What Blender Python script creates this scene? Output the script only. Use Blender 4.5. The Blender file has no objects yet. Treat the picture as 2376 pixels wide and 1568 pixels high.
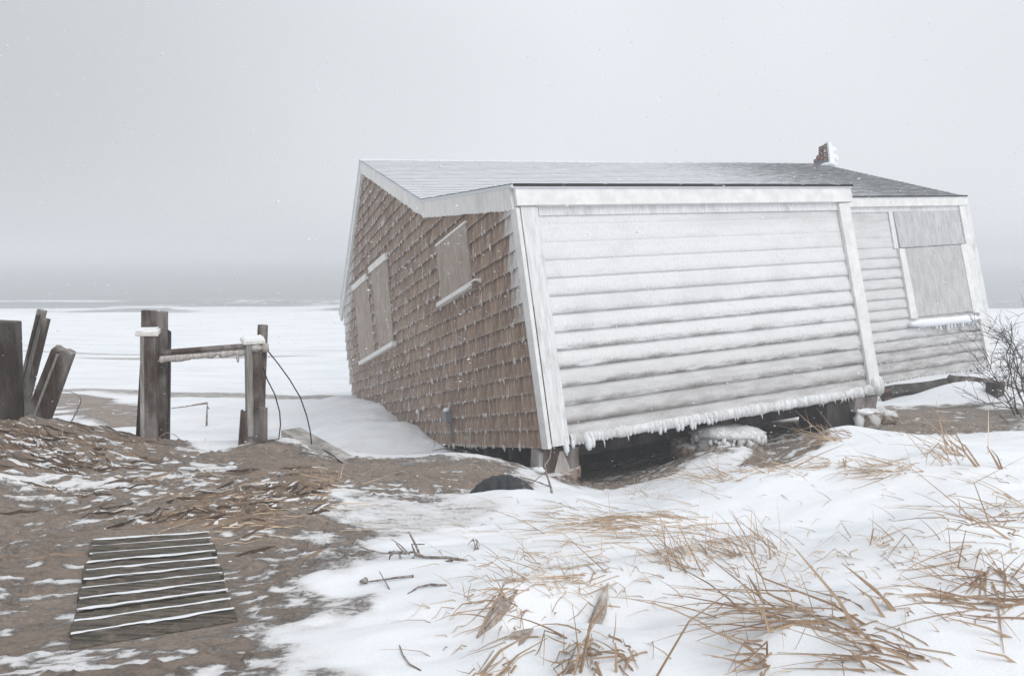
import bpy, bmesh, math, random
import numpy as np
from mathutils import Vector, Matrix
random.seed(7); RNG = np.random.default_rng(7)
SC = bpy.context.scene
COL = SC.collection

# ------------------------------------------------------------------ camera, sky, sun, exposure
CAMZ = 4.2
FPX, PCX, PCY, HORI = 1657.7, 1188.0, 784.0, 590.0       # photograph measured at 2376 px wide
PITCH = math.atan((PCY - HORI) / FPX)
cd = bpy.data.cameras.new('camera'); cam = bpy.data.objects.new('camera', cd); COL.objects.link(cam)
cd.sensor_width = 36.0; cd.lens = FPX / 2376.0 * 36.0; cd.clip_start = 0.05; cd.clip_end = 2000
cam.location = (0, 0, CAMZ); cam.rotation_euler = (math.pi / 2 - PITCH, 0, 0)
SC.camera = cam

SUN_EL, SUN_AZ = math.radians(52), math.radians(135)     # azimuth clockwise from +Y (north)
world = bpy.data.worlds.new('World'); SC.world = world; world.use_nodes = True
SUN_STRENGTH, SUN_ANGLE = 1.45, math.radians(50)
SC.view_settings.view_transform = 'Standard'; SC.view_settings.look = 'None'
SC.view_settings.exposure = 0.07; SC.view_settings.gamma = 1.0; SC.view_settings.use_curve_mapping = False
SC.cycles.volume_bounces = 2; SC.cycles.max_bounces = 8; SC.cycles.diffuse_bounces = 4

def build_world():
    nt = world.node_tree; nt.nodes.clear()
    out = nt.nodes.new('ShaderNodeOutputWorld'); bg = nt.nodes.new('ShaderNodeBackground')
    sky = nt.nodes.new('ShaderNodeTexSky'); sky.sky_type = 'NISHITA'; sky.sun_disc = False
    sky.sun_elevation = SUN_EL; sky.sun_rotation = SUN_AZ
    hs = nt.nodes.new('ShaderNodeHueSaturation'); hs.inputs['Saturation'].default_value = 0.2
    hs.inputs['Value'].default_value = 1.0
    nt.links.new(sky.outputs[0], hs.inputs['Color'])
    # overcast cloud deck: broad soft noise, a little brighter towards the zenith
    tc = nt.nodes.new('ShaderNodeTexCoord'); sep = nt.nodes.new('ShaderNodeSeparateXYZ')
    nt.links.new(tc.outputs['Generated'], sep.inputs[0])
    ns = nt.nodes.new('ShaderNodeTexNoise'); ns.inputs['Scale'].default_value = 1.6; ns.inputs['Detail'].default_value = 2
    nt.links.new(tc.outputs['Generated'], ns.inputs['Vector'])
    zr = nt.nodes.new('ShaderNodeMapRange'); zr.inputs['From Min'].default_value = 0; zr.inputs['From Max'].default_value = 1
    zr.inputs['To Min'].default_value = 7.9; zr.inputs['To Max'].default_value = 9.6
    nt.links.new(sep.outputs['Z'], zr.inputs['Value'])
    nr = nt.nodes.new('ShaderNodeMapRange'); nr.inputs['From Min'].default_value = .3; nr.inputs['From Max'].default_value = .7
    nr.inputs['To Min'].default_value = 0.93; nr.inputs['To Max'].default_value = 1.07
    nt.links.new(ns.outputs['Fac'], nr.inputs['Value'])
    xr = nt.nodes.new('ShaderNodeMapRange'); xr.interpolation_type = 'SMOOTHSTEP'; xr.inputs['From Min'].default_value = -.85; xr.inputs['From Max'].default_value = .12
    xr.inputs['To Min'].default_value = 0.62; xr.inputs['To Max'].default_value = 1.0
    nt.links.new(sep.outputs['X'], xr.inputs['Value'])
    m1 = nt.nodes.new('ShaderNodeMath'); m1.operation = 'MULTIPLY'
    nt.links.new(zr.outputs[0], m1.inputs[0]); nt.links.new(nr.outputs[0], m1.inputs[1])
    m2 = nt.nodes.new('ShaderNodeMath'); m2.operation = 'MULTIPLY'
    nt.links.new(m1.outputs[0], m2.inputs[0]); nt.links.new(xr.outputs[0], m2.inputs[1])
    cm = nt.nodes.new('ShaderNodeMix'); cm.data_type = 'RGBA'; cm.blend_type = 'MULTIPLY'; cm.inputs['Factor'].default_value = 1
    cm.inputs['A'].default_value = (0.95, 0.987, 1.035, 1)
    nt.links.new(m2.outputs[0], cm.inputs['B'])
    mx = nt.nodes.new('ShaderNodeMix'); mx.data_type = 'RGBA'; mx.inputs['Factor'].default_value = 0.88
    nt.links.new(hs.outputs[0], mx.inputs['A']); nt.links.new(cm.outputs['Result'], mx.inputs['B'])
    nt.links.new(mx.outputs['Result'], bg.inputs['Color']); bg.inputs['Strength'].default_value = 0.1
    nt.links.new(bg.outputs[0], out.inputs['Surface'])
build_world()
sl = bpy.data.lights.new('sun', 'SUN'); sl.energy = SUN_STRENGTH; sl.angle = SUN_ANGLE; sl.color = (1, .975, .94)
sun = bpy.data.objects.new('sun', sl); COL.objects.link(sun)
sd = Vector((math.sin(SUN_AZ) * math.cos(SUN_EL), math.cos(SUN_AZ) * math.cos(SUN_EL), math.sin(SUN_EL)))
sun.rotation_euler = sd.to_track_quat('Z', 'Y').to_euler(); sun.location = (10, -12, 30)

# ------------------------------------------------------------------ measuring helpers
SP, CP = math.sin(PITCH), math.cos(PITCH)
def ray(px, py):
    u, v = (px - PCX) / FPX, (PCY - py) / FPX
    return np.array([u, CP + v * SP, -SP + v * CP])
def W(px, py, d):
    r = ray(px, py); return Vector(tuple(np.array([0, 0, CAMZ]) + r * (d / r[1])))

# ------------------------------------------------------------------ numpy noise
_perm = RNG.random((256, 256))
def vnoise(x, y):
    xi = np.floor(x).astype(int); yi = np.floor(y).astype(int); fx = x - xi; fy = y - yi
    fx = fx * fx * (3 - 2 * fx); fy = fy * fy * (3 - 2 * fy)
    g = lambda a, b: _perm[a & 255, b & 255]
    return (g(xi, yi) * (1 - fx) + g(xi + 1, yi) * fx) * (1 - fy) + (g(xi, yi + 1) * (1 - fx) + g(xi + 1, yi + 1) * fx) * fy
def fbm(x, y, o=4):
    s = 0; a = .5; n = 0
    for k in range(o):
        s = s + a * vnoise(x * 2 ** k + 17.3 * k, y * 2 ** k + 9.1 * k); n += a; a *= .5
    return s / n
def sstep(a, b, x):
    t = np.clip((x - a) / (b - a), 0, 1); return t * t * (3 - 2 * t)

# ------------------------------------------------------------------ object helpers
def tag(o, label=None, cat=None, group=None, kind=None):
    if label: o['label'] = label
    if cat: o['category'] = cat
    if group: o['group'] = group
    if kind: o['kind'] = kind
    return o
def link(name, me, mat=None, parent=None):
    o = bpy.data.objects.new(name, me); COL.objects.link(o)
    if mat is not None and me is not None and not me.materials: me.materials.append(mat)
    if parent is not None: o.parent = parent
    return o
def empty(name, loc=(0, 0, 0)):
    o = bpy.data.objects.new(name, None); COL.objects.link(o); o.location = loc; o.empty_display_size = .2; return o
def copyo(o, parent=None, **kw):
    c = o.copy(); COL.objects.link(c)
    if parent is not None: c.parent = parent
    return c

class MB:
    """collects vertices and faces of one mesh object"""
    def __init__(s): s.v = []; s.f = []; s.t = []; s.sm = []
    def add(s, vs, fs, tone=None, smooth=False):
        b = len(s.v); s.v += [tuple(v) for v in vs]
        for f in fs: s.f.append(tuple(b + i for i in f)); s.sm.append(smooth)
        s.t += [(.5 if tone is None else tone)] * len(vs) if not hasattr(tone, '__len__') else list(tone)
        return b
    def box(s, c, h, M=None, tone=None, jit=0):
        c = Vector(c); vs = []
        for i in range(8):
            p = Vector((h[0] * (1 if i & 1 else -1), h[1] * (1 if i & 2 else -1), h[2] * (1 if i & 4 else -1)))
            if jit: p += Vector((random.uniform(-jit, jit), random.uniform(-jit, jit), random.uniform(-jit, jit)))
            if M is not None: p = M @ p
            vs.append(c + p)
        s.add(vs, [(0, 2, 3, 1), (4, 5, 7, 6), (0, 1, 5, 4), (2, 6, 7, 3), (0, 4, 6, 2), (1, 3, 7, 5)], tone)
    def hexa(s, b, t, tone=None):
        """bottom quad + top quad (same winding)"""
        s.add(list(b) + list(t), [(3, 2, 1, 0), (4, 5, 6, 7), (0, 1, 5, 4), (1, 2, 6, 5), (2, 3, 7, 6), (3, 0, 4, 7)], tone)
    def tube(s, pts, rad, n=5, tone=None, cap=True, smooth=True):
        pts = [Vector(p) for p in pts]
        if not hasattr(rad, '__len__'): rad = [rad] * len(pts)
        vs = []; fs = []; N = len(pts)
        ref = Vector((0, 0, 1)) if abs((pts[-1] - pts[0]).normalized().z) < .9 else Vector((1, 0, 0))
        for i, p in enumerate(pts):
            d = (pts[min(i + 1, N - 1)] - pts[max(i - 1, 0)]).normalized()
            a = d.cross(ref).normalized(); b = a.cross(d)
            for k in range(n):
                an = 2 * math.pi * k / n
                vs.append(p + (a * math.cos(an) + b * math.sin(an)) * rad[i])
        for i in range(N - 1):
            for k in range(n):
                k2 = (k + 1) % n; fs.append((i * n + k, i * n + k2, (i + 1) * n + k2, (i + 1) * n + k))
        if cap: fs.append(tuple(range(n - 1, -1, -1))); fs.append(tuple((N - 1) * n + k for k in range(n)))
        s.add(vs, fs, tone, smooth)
    def blob(s, c, r, seg=8, rings=6, tone=None, jit=0, M=None):
        c = Vector(c); vs = [c + (M @ Vector((0, 0, -r[2])) if M else Vector((0, 0, -r[2])))]; fs = []
        for i in range(1, rings):
            th = math.pi * i / rings
            for k in range(seg):
                ph = 2 * math.pi * k / seg; q = 1 + random.uniform(-jit, jit)
                p = Vector((r[0] * math.sin(th) * math.cos(ph) * q, r[1] * math.sin(th) * math.sin(ph) * q, -r[2] * math.cos(th) * q))
                vs.append(c + (M @ p if M else p))
        vs.append(c + (M @ Vector((0, 0, r[2])) if M else Vector((0, 0, r[2]))))
        for k in range(seg): fs.append((0, 1 + (k + 1) % seg, 1 + k))
        for i in range(rings - 2):
            for k in range(seg):
                a = 1 + i * seg + k; b = 1 + i * seg + (k + 1) % seg; fs.append((a, b, b + seg, a + seg))
        l = len(vs) - 1
        for k in range(seg): fs.append((l, l - seg + k, l - seg + (k + 1) % seg))
        s.add(vs, fs, tone, True)
    def mesh(s, name):
        me = bpy.data.meshes.new(name); me.from_pydata(s.v, [], s.f); me.update()
        at = me.attributes.new('tone', 'FLOAT', 'POINT'); at.data.foreach_set('value', np.array(s.t, dtype=np.float32))
        me.polygons.foreach_set('use_smooth', s.sm)
        return me
    def build(s, name, mat=None, parent=None): return link(name, s.mesh(name), mat, parent)

def bevel(o, w=.006, seg=2):
    m = o.modifiers.new('bevel', 'BEVEL'); m.width = w; m.segments = seg; m.limit_method = 'ANGLE'; return o

# ------------------------------------------------------------------ material helpers
class N:
    def __init__(s, name):
        s.m = bpy.data.materials.new(name); s.m.use_nodes = True; s.nt = s.m.node_tree
        s.b = s.nt.nodes['Principled BSDF']; s.tc = s.nt.nodes.new('ShaderNodeTexCoord')
    def n(s, t, **kw):
        x = s.nt.nodes.new(t)
        for k, v in kw.items(): setattr(x, k, v)
        return x
    def l(s, a, b): s.nt.links.new(a, b)
    def setin(s, node, key, v):
        if hasattr(v, 'is_output'): s.l(v, node.inputs[key])
        elif isinstance(v, (tuple, list)) and len(v) == 3 and node.inputs[key].type == 'RGBA': node.inputs[key].default_value = (*v, 1)
        else: node.inputs[key].default_value = v
    def vec(s, scale=(1, 1, 1), rot=(0, 0, 0), loc=(0, 0, 0), src='Object'):
        mp = s.n('ShaderNodeMapping'); mp.inputs['Scale'].default_value = scale; mp.inputs['Rotation'].default_value = rot; mp.inputs['Location'].default_value = loc
        s.l(s.tc.outputs[src], mp.inputs[0]); return mp.outputs[0]
    def noise(s, vec, scale, detail=4, rough=.55, dist=0):
        x = s.n('ShaderNodeTexNoise'); s.l(vec, x.inputs['Vector']); x.inputs['Scale'].default_value = scale
        x.inputs['Detail'].default_value = detail; x.inputs['Roughness'].default_value = rough; x.inputs['Distortion'].default_value = dist
        return x.outputs['Fac']
    def attr(s, name):
        x = s.n('ShaderNodeAttribute'); x.attribute_name = name; return x.outputs['Fac']
    def map(s, v, a, b, c=0, d=1, smooth=True):
        x = s.n('ShaderNodeMapRange'); x.interpolation_type = 'SMOOTHSTEP' if smooth else 'LINEAR'
        for k, q in (('From Min', a), ('From Max', b), ('To Min', c), ('To Max', d)): s.setin(x, k, q)
        s.l(v, x.inputs['Value']); return x.outputs[0]
    def math(s, op, a, b=0.0, clamp=False):
        x = s.n('ShaderNodeMath', operation=op); x.use_clamp = clamp
        for i, q in ((0, a), (1, b)):
            if hasattr(q, 'is_output'): s.l(q, x.inputs[i])
            else: x.inputs[i].default_value = q
        return x.outputs[0]
    def mix(s, f, a, b, mode='MIX'):
        x = s.n('ShaderNodeMix', data_type='RGBA', blend_type=mode)
        s.setin(x, 'Factor', f); s.setin(x, 'A', a); s.setin(x, 'B', b); return x.outputs['Result']
    def sep(s, v):
        x = s.n('ShaderNodeSeparateXYZ'); s.l(v, x.inputs[0]); return x.outputs
    def done(s, color, rough=.7, bump=None, bstr=.3, bdist=.01, spec=.3, sss=0):
        s.setin(s.b, 'Base Color', color); s.setin(s.b, 'Roughness', rough); s.b.inputs['Specular IOR Level'].default_value = spec
        if sss:
            s.b.inputs['Subsurface Weight'].default_value = sss; s.b.inputs['Subsurface Radius'].default_value = (.02, .025, .03); s.b.inputs['Subsurface Scale'].default_value = .5
        if bump is not None:
            x = s.n('ShaderNodeBump'); x.inputs['Strength'].default_value = bstr; x.inputs['Distance'].default_value = bdist
            s.l(bump, x.inputs['Height']); s.l(x.outputs[0], s.b.inputs['Normal'])
        return s.m
SNOW = (.86, .885, .915)
FROST = (.74, .755, .775)

def m_snow(name='snow'):
    k = N(name); v = k.vec(); a = k.noise(v, 9, 5); b = k.noise(k.vec((60, 60, 60)), 3, 3)
    return k.done(k.mix(a, (.82, .845, .88), (.90, .915, .93)), .65, k.math('ADD', a, k.math('MULTIPLY', b, .3)), .35, .02)
def m_ice():
    k = N('ice'); a = k.noise(k.vec(), 30, 4)
    return k.done(k.mix(a, (.60, .62, .64), (.85, .87, .89)), .35, a, .3, .01, .5)
def m_shingle():
    k = N('shingle'); t = k.attr('tone')
    grain = k.noise(k.vec((60, 60, 3.0)), 2.2, 5, .65)
    blot = k.noise(k.vec((2, 2, 1.2)), 1.6, 4)
    c = k.mix(t, (.26, .162, .110), (.45, .312, .222))
    c = k.mix(k.map(grain, .3, .7), k.mix(.55, c, (.05, .035, .027)), c)
    c = k.mix(k.math('MULTIPLY', k.map(blot, .42, .75), .25), c, (.25, .22, .20))
    streak = k.noise(k.vec((38, 38, 1.3)), 1.5, 4, .6)
    s = k.sep(k.tc.outputs['Object'])
    fr = k.map(streak, .50, .64, 0, .58)
    fw = k.attr('frost')
    big = k.noise(k.vec((3, 3, 2.2)), 1.7, 5, .6)
    pile = k.map(k.math('ADD', k.math('MULTIPLY', fw, .75), k.math('MULTIPLY', k.math('ADD', big, k.math('MULTIPLY', streak, .8)), .5)), .72, 1.12)
    f = k.math('MAXIMUM', k.math('MULTIPLY', fr, k.map(big, .35, .6, .35, 1)), pile)
    c = k.mix(f, c, (.68, .665, .66))
    return k.done(c, .8, grain, .5, .006)
def m_white(name='white_paint', dirty=.5):
    k = N(name); a = k.noise(k.vec((4, 4, 4)), 1.5, 5); b = k.noise(k.vec((30, 30, 6)), 2, 5, .65)
    c = k.mix(k.map(a, .35, .7), (.70, .695, .68), (.82, .82, .81))
    c = k.mix(k.math('MULTIPLY', k.map(b, .66, .76), dirty), c, (.20, .15, .11))
    return k.done(c, .55, b, .25, .004)
def m_clapboard():
    """white boards under rime: tone = height on the board (0 butt, 1 top), soil = how bare the lower part is"""
    k = N('frosted_clapboard'); t = k.attr('tone'); soil = k.attr('soil')
    n1 = k.noise(k.vec((2.2, 2.2, 9)), 1.3, 5, .6); n2 = k.noise(k.vec((45, 45, 16)), 1.6, 5, .7)
    n3 = k.noise(k.vec((.9, .9, 1.5)), 1.2, 4)
    c = k.mix(k.map(n2, .3, .7), (.70, .70, .705), (.82, .822, .828))
    edge = k.map(k.math('ADD', t, k.math('MULTIPLY', k.math('SUBTRACT', n2, .5), .55)), .0, .42, 1, 0)
    bare = k.math('MULTIPLY', k.math('MULTIPLY', edge, soil), k.map(n1, .33, .62), True)
    c = k.mix(k.math('MULTIPLY', bare, .95), c, (.085, .075, .07))
    gl = k.math('MULTIPLY', k.map(n3, .48, .72), .35)
    c = k.mix(gl, c, (.52, .525, .535))
    wr = k.math('MULTIPLY', k.attr('wear'), k.map(k.math('ADD', k.math('MULTIPLY', n2, .5), k.math('MULTIPLY', k.noise(k.vec((1.6, 1.6, 7)), 1.5, 5, .6), .6)), .42, .72, .35, 1), True)
    c = k.mix(wr, c, (.27, .25, .24))
    return k.done(c, .6, k.math('ADD', n2, k.math('MULTIPLY', n1, .5)), .5, .012)
def m_frostboard(name, a=(.62, .62, .625), b=(.80, .805, .81), dark=(.28, .26, .25), amt=.4):
    k = N(name); n1 = k.noise(k.vec((30, 30, 3)), 1.4, 5, .65); n2 = k.noise(k.vec((3, 3, 2)), 1.5, 5)
    c = k.mix(k.map(n1, .3, .7), a, b); c = k.mix(k.math('MULTIPLY', k.map(n2, .5, .72), amt), c, dark)
    return k.done(c, .65, n1, .45, .006)
def m_plywood(name, a, b, frost=.5, diag=False):
    k = N(name); v = k.vec((48, 48, 2.2), (.5, .35, 0) if diag else (0, 0, 0))
    g = k.noise(v, 1.6, 6, .7); n2 = k.noise(k.vec((5, 5, 2.5)), 1.5, 5, .6); n3 = k.noise(k.vec((70, 70, 50)), 1.5, 3)
    c = k.mix(k.map(g, .3, .68), a, b)
    c = k.mix(k.math('MULTIPLY', k.map(k.math('ADD', n2, k.math('MULTIPLY', n3, .25)), .5, .85), frost), c, (.72, .72, .73))
    return k.done(c, .75, g, .3, .004)
def m_roof():
    k = N('roof_shingle'); t = k.attr('tone'); s = k.sep(k.tc.outputs['Object'])
    n1 = k.noise(k.vec((3.0, 16, 16)), 1.3, 5, .65); n2 = k.noise(k.vec((14, 30, 30)), 2, 4, .7); n3 = k.noise(k.vec((70, 70, 70)), 2, 2)
    base = k.mix(t, (.045, .052, .054), (.13, .145, .148))
    base = k.mix(k.map(n3, .3, .7, 0, .4), base, (.16, .17, .17))
    cover = k.map(s[0], 3.0, 11.0, .54, .20)          # the drift thins towards the sheltered end
    f = k.map(k.math('ADD', cover, k.math('ADD', k.math('MULTIPLY', n1, .55), k.math('MULTIPLY', n2, .35))), .58, .88, 0, .90)
    f = k.math('MULTIPLY', f, k.map(t, -.5, -.3, .45, 1))
    c = k.mix(f, base, (.76, .785, .82))
    return k.done(c, .8, n2, .5, .01)
def m_wood(name, a, b, frost=.5, fs=(3, 3, 1.2)):
    k = N(name); g = k.noise(k.vec((40, 40, 2.2)), 1.5, 6, .7); n = k.noise(k.vec(fs), 1.6, 4, .55); n2 = k.noise(k.vec((90, 90, 60)), 1.5, 3)
    c = k.mix(k.map(g, .3, .7), a, b)
    f = k.math('MULTIPLY', k.map(k.math('ADD', n, k.math('MULTIPLY', n2, .2)), .5, .78), frost)
    c = k.mix(f, c, (.62, .60, .585))
    return k.done(c, .8, g, .6, .006)
def m_slat():
    k = N('slat_wood'); g = k.noise(k.vec((2.2, 40, 40)), 1.5, 6, .7); n = k.noise(k.vec((9, 9, 9)), 1.6, 6, .7)
    c = k.mix(k.map(g, .3, .7), (.030, .026, .021), (.155, .132, .106)); c = k.mix(k.map(n, .52, .64, 0, .75), c, (.17, .135, .108)); c = k.mix(k.map(n, .34, .42, .7, 0), c, (.03, .035, .03))
    return k.done(c, .85, n, .8, .008)
def m_brick():
    k = N('brick'); t = k.attr('tone'); n = k.noise(k.vec((14, 14, 14)), 1.5, 5); n2 = k.noise(k.vec((5, 5, 9)), 1.7, 4)
    c = k.mix(t, (.11, .032, .024), (.24, .075, .05)); c = k.mix(k.map(n, .35, .7, 0, .4), c, (.10, .05, .04))
    c = k.mix(k.map(n2, .54, .64, 0, .85), c, (.70, .70, .71))
    return k.done(c, .85, n, .5, .006)
def m_masonry():
    k = N('rough_masonry'); n = k.noise(k.vec((9, 9, 9)), 1.5, 6, .7); n2 = k.noise(k.vec((3.5, 3.5, 5)), 1.6, 4)
    c = k.mix(k.map(n, .35, .65), (.13, .085, .06), (.36, .29, .24)); c = k.mix(k.map(n2, .6, .68, 0, .7), c, (.20, .05, .035))
    s = k.sep(k.tc.outputs['Normal'])
    c = k.mix(k.map(k.math('ADD', n2, k.math('MULTIPLY', s[2], .16)), .52, .66, 0, .85), c, (.76, .77, .78))
    return k.done(c, .85, n, .8, .02)
def m_ground():
    k = N('ground'); snow = k.attr('snow'); v = k.vec()
    rot = (0, 0, .22)
    st = k.noise(k.vec((2.6, 12, 12), rot), 2.2, 6, .62)               # wind-drawn streaks
    sp = k.noise(k.vec((22, 34, 22), rot), 2.0, 5, .7); fine = k.noise(k.vec((120, 150, 120), rot), 2.2, 4, .7)
    big = k.noise(k.vec((1.1, 2.4, 1)), 1.2, 4)
    e = k.math('ADD', k.math('MULTIPLY', st, .42), k.math('ADD', k.math('MULTIPLY', sp, .34), k.math('MULTIPLY', fine, .24)))
    f = k.map(k.math('ADD', snow, k.math('MULTIPLY', k.math('SUBTRACT', e, .5), 2.3)), .36, .72)
    sand = k.mix(k.map(sp, .3, .7), (.215, .17, .14), (.43, .357, .302))
    sand = k.mix(k.map(big, .35, .7, 0, .6), sand, (.23, .175, .14))
    sand = k.mix(k.map(fine, .55, .75, 0, .5), sand, (.33, .28, .24))
    sand = k.mix(k.map(st, .60, .74, 0, .55), sand, (.07, .048, .036))
    sn = k.mix(k.map(k.math('ADD', k.math('MULTIPLY', fine, .6), k.math('MULTIPLY', sp, .4)), .35, .65), (.84, .865, .90), (.895, .91, .93))
    sn = k.mix(k.map(k.noise(k.vec((.22, .9, 1)), 1.4, 5, .62), .40, .66, 0, .6), sn, (.69, .725, .765))
    sn = k.mix(k.map(snow, .55, 1.0, .45, 0), sn, (.55, .48, .42))     # blown sand mixed in near bare ground
    gr2 = k.noise(k.vec((90, 170, 90), (0, 0, .2)), 1.4, 3, .7)
    sn = k.mix(k.map(gr2, .42, .68, 0, .30), sn, (.60, .615, .635))
    grit = k.map(k.noise(k.vec((300, 380, 300)), 1.5, 2, .6), .66, .74, 0, .38)
    sn = k.mix(k.math('MULTIPLY', grit, k.map(big, .35, .65, .15, 1)), sn, (.36, .30, .25))
    c = k.mix(f, sand, sn)
    h = k.math('ADD', k.math('MULTIPLY', sp, .6), k.math('ADD', k.math('MULTIPLY', fine, .35), k.math('MULTIPLY', f, .7)))
    bs = k.map(snow, .5, 1.0, 1, .34)
    x = k.n('ShaderNodeBump'); x.inputs['Distance'].default_value = .018; k.l(bs, x.inputs['Strength']); k.l(h, x.inputs['Height'])
    k.done(c, .75); k.l(x.outputs[0], k.b.inputs['Normal']); return k.m
def m_sea():
    k = N('sea'); n = k.noise(k.vec((.12, .5, 1)), 1.2, 6, .65); n2 = k.noise(k.vec((.6, 2.2, 1)), 1.5, 5, .7)
    foam = k.attr('foam')
    c = k.mix(n, (.225, .24, .245), (.325, .34, .345))
    f = k.map(k.math('ADD', k.math('MULTIPLY', foam, .6), k.math('MULTIPLY', n2, .6)), .52, .74)
    c = k.mix(f, c, (.80, .82, .84))
    return k.done(c, .35, n2, .6, .15, .5)
def m_plain(name, c, r=.7, var=.25, sc=20, spec=.3):
    k = N(name); n = k.noise(k.vec((sc, sc, sc)), 1.5, 4); d = tuple(x * (1 - var) for x in c); b = tuple(min(1, x * (1 + var)) for x in c)
    return k.done(k.mix(n, d, b), r, n, .3, .004, spec)
def m_straw():
    k = N('dry_grass'); t = k.attr('tone'); n = k.noise(k.vec((25, 25, 25)), 1.6, 3)
    c = k.mix(t, (.30, .19, .12), (.72, .56, .40)); c = k.mix(k.map(n, .58, .74, 0, .4), c, (.09, .05, .03))
    c = k.mix(k.map(n, .30, .40, .45, 0), c, (.60, .52, .44))
    return k.done(c, .7)
def m_leaf():
    k = N('withered_leaf'); t = k.attr('tone'); n = k.noise(k.vec((18, 18, 18)), 1.6, 3)
    c = k.mix(t, (.055, .036, .026), (.36, .27, .20)); c = k.mix(k.map(n, .55, .75, 0, .5), c, (.45, .40, .36)); return k.done(c, .8)
M = dict(leaf=m_leaf(), snow=m_snow(), ice=m_ice(), shingle=m_shingle(), white=m_white(), peel=m_white('peeling_paint', .95), clap=m_clapboard(),
         frost=m_frostboard('frosted_trim'), rime=m_frostboard('rime_trim', (.74, .72, .68), (.88, .87, .85), (.55, .51, .46), .45),
         ply=m_plywood('weathered_plywood', (.25, .19, .15), (.44, .36, .30), .28), plygrey=m_plywood('frosted_plywood', (.33, .32, .315), (.55, .545, .545), .32),
         plydiag=m_plywood('frosted_plywood_diagonal', (.31, .305, .31), (.58, .58, .59), .35, True),
         roof=m_roof(), brick=m_brick(), masonry=m_masonry(), ground=m_ground(), sea=m_sea(), straw=m_straw(),
         darkwood=m_wood('dark_wet_wood', (.013, .008, .006), (.055, .036, .028), .14), brownwood=m_wood('weathered_brown_wood', (.030, .019, .014), (.105, .070, .053), .36),
         greywood=m_wood('grey_weathered_wood', (.15, .135, .12), (.36, .34, .315), .6), slat=m_slat(),
         under=m_wood('underfloor_wood', (.02, .017, .015), (.05, .043, .038), .1), rime_ice=m_frostboard('grey_rime', (.36, .325, .30), (.58, .54, .515), (.25, .21, .19), .5),
         clap_ice=m_frostboard('rime_roll', (.50, .50, .505), (.84, .85, .86), (.30, .28, .27), .55), drip=m_frostboard('drip_ice', (.52, .50, .49), (.76, .75, .75), (.38, .35, .33), .35), leafsheet=m_frostboard('frosted_leaf', (.24, .195, .165), (.46, .405, .36), (.70, .70, .71), .9), rubber=m_frostboard('rubber', (.016, .018, .021), (.06, .063, .068), (.42, .42, .43), .8), cable=m_plain('cable', (.015, .015, .016), .5), metal=m_plain('grey_metal', (.22, .23, .24), .5),
         flash=m_plain('lead_flashing', (.16, .21, .25), .6, .6, 9), black=m_plain('black_edge_and_gap', (.018, .018, .018), .7), twig=m_wood('twig_bark', (.07, .05, .042), (.26, .21, .18), .5, (20, 20, 20)),
         bark=m_plain('bush_bark', (.085, .062, .055), .8, .5, 30), mortar=m_plain('mortar', (.36, .33, .31), .9), flake=m_plain('flake', (.92, .93, .95), .8, .02), soilbar=m_plain('rust_metal', (.10, .06, .045), .7, .5))

# ------------------------------------------------------------------ the terrain
CP_PX = [(0, 1568, 2.6), (600, 1568, 2.6), (1188, 1568, 2.5), (1800, 1568, 2.38), (2376, 1568, 2.25),
  (150, 1500, 2.88), (550, 1440, 3.1), (480, 1245, 4.28), (215, 1262, 4.15), (0, 1380, 3.45), (0, 1200, 4.75), (300, 1180, 4.95), (600, 1180, 5.0), (730, 1110, 5.9), (720, 1250, 4.35),
  (760, 1400, 3.3), (0, 985, 6.3), (150, 998, 6.45), (320, 1033, 6.6), (450, 1045, 6.65), (560, 1042, 6.8), (680, 1022, 7.1), (800, 1066, 6.9), (300, 1090, 5.9), (100, 1060, 5.9), (500, 1110, 5.8),
  (900, 1075, 6.7), (1000, 1062, 6.9), (950, 1130, 5.8), (1100, 1062, 7.3), (1200, 1080, 7.1), (1060, 1150, 5.7), (1160, 1165, 5.75), (1290, 1116, 6.8), (1380, 1178, 5.6), (1410, 1128, 7.3), (1480, 1110, 7.7), (1560, 1075, 8.3), (1180, 1095, 7.4),
  (1188, 1350, 3.42), (1188, 1250, 4.3), (900, 1250, 4.3), (1000, 1400, 3.2), (1090, 1205, 5.05), (1220, 1180, 5.15), (1350, 1152, 5.3), (1410, 1190, 5.1), (1540, 1144, 5.5), (1650, 1108, 5.75), (1780, 1082, 5.95), (1880, 1042, 6.2), (1935, 1008, 6.4),
  (2100, 1017, 6.5), (2250, 1032, 6.4), (2376, 1005, 6.7), (1425, 1172, 5.95), (1500, 1146, 6.4), (1570, 1112, 6.9), (1640, 1064, 7.5), (1720, 1085, 6.9), (1880, 1062, 7.5), (1800, 1010, 9.0), (1860, 965, 10.6), (1980, 992, 8.7), (2150, 975, 9.3), (2376, 985, 8.6), (2376, 925, 10.8), (2100, 930, 11.2), (2250, 925, 11.0),
  (2200, 885, 13.2), (2376, 868, 14.0),
  (1600, 1250, 4.0), (1500, 1320, 3.5), (1900, 1250, 3.85), (2100, 1150, 4.7), (1800, 1150, 4.85), (2376, 1250, 3.45), (2376, 1120, 4.7), (2020, 1300, 3.2), (2200, 1225, 3.55), (1700, 1420, 2.9), (2100, 1430, 2.62), (2030, 1245, 4.0), (1400, 1440, 2.95)]
CP_W = [(W(*c)[0], W(*c)[1], W(*c)[2]) for c in CP_PX]
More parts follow.
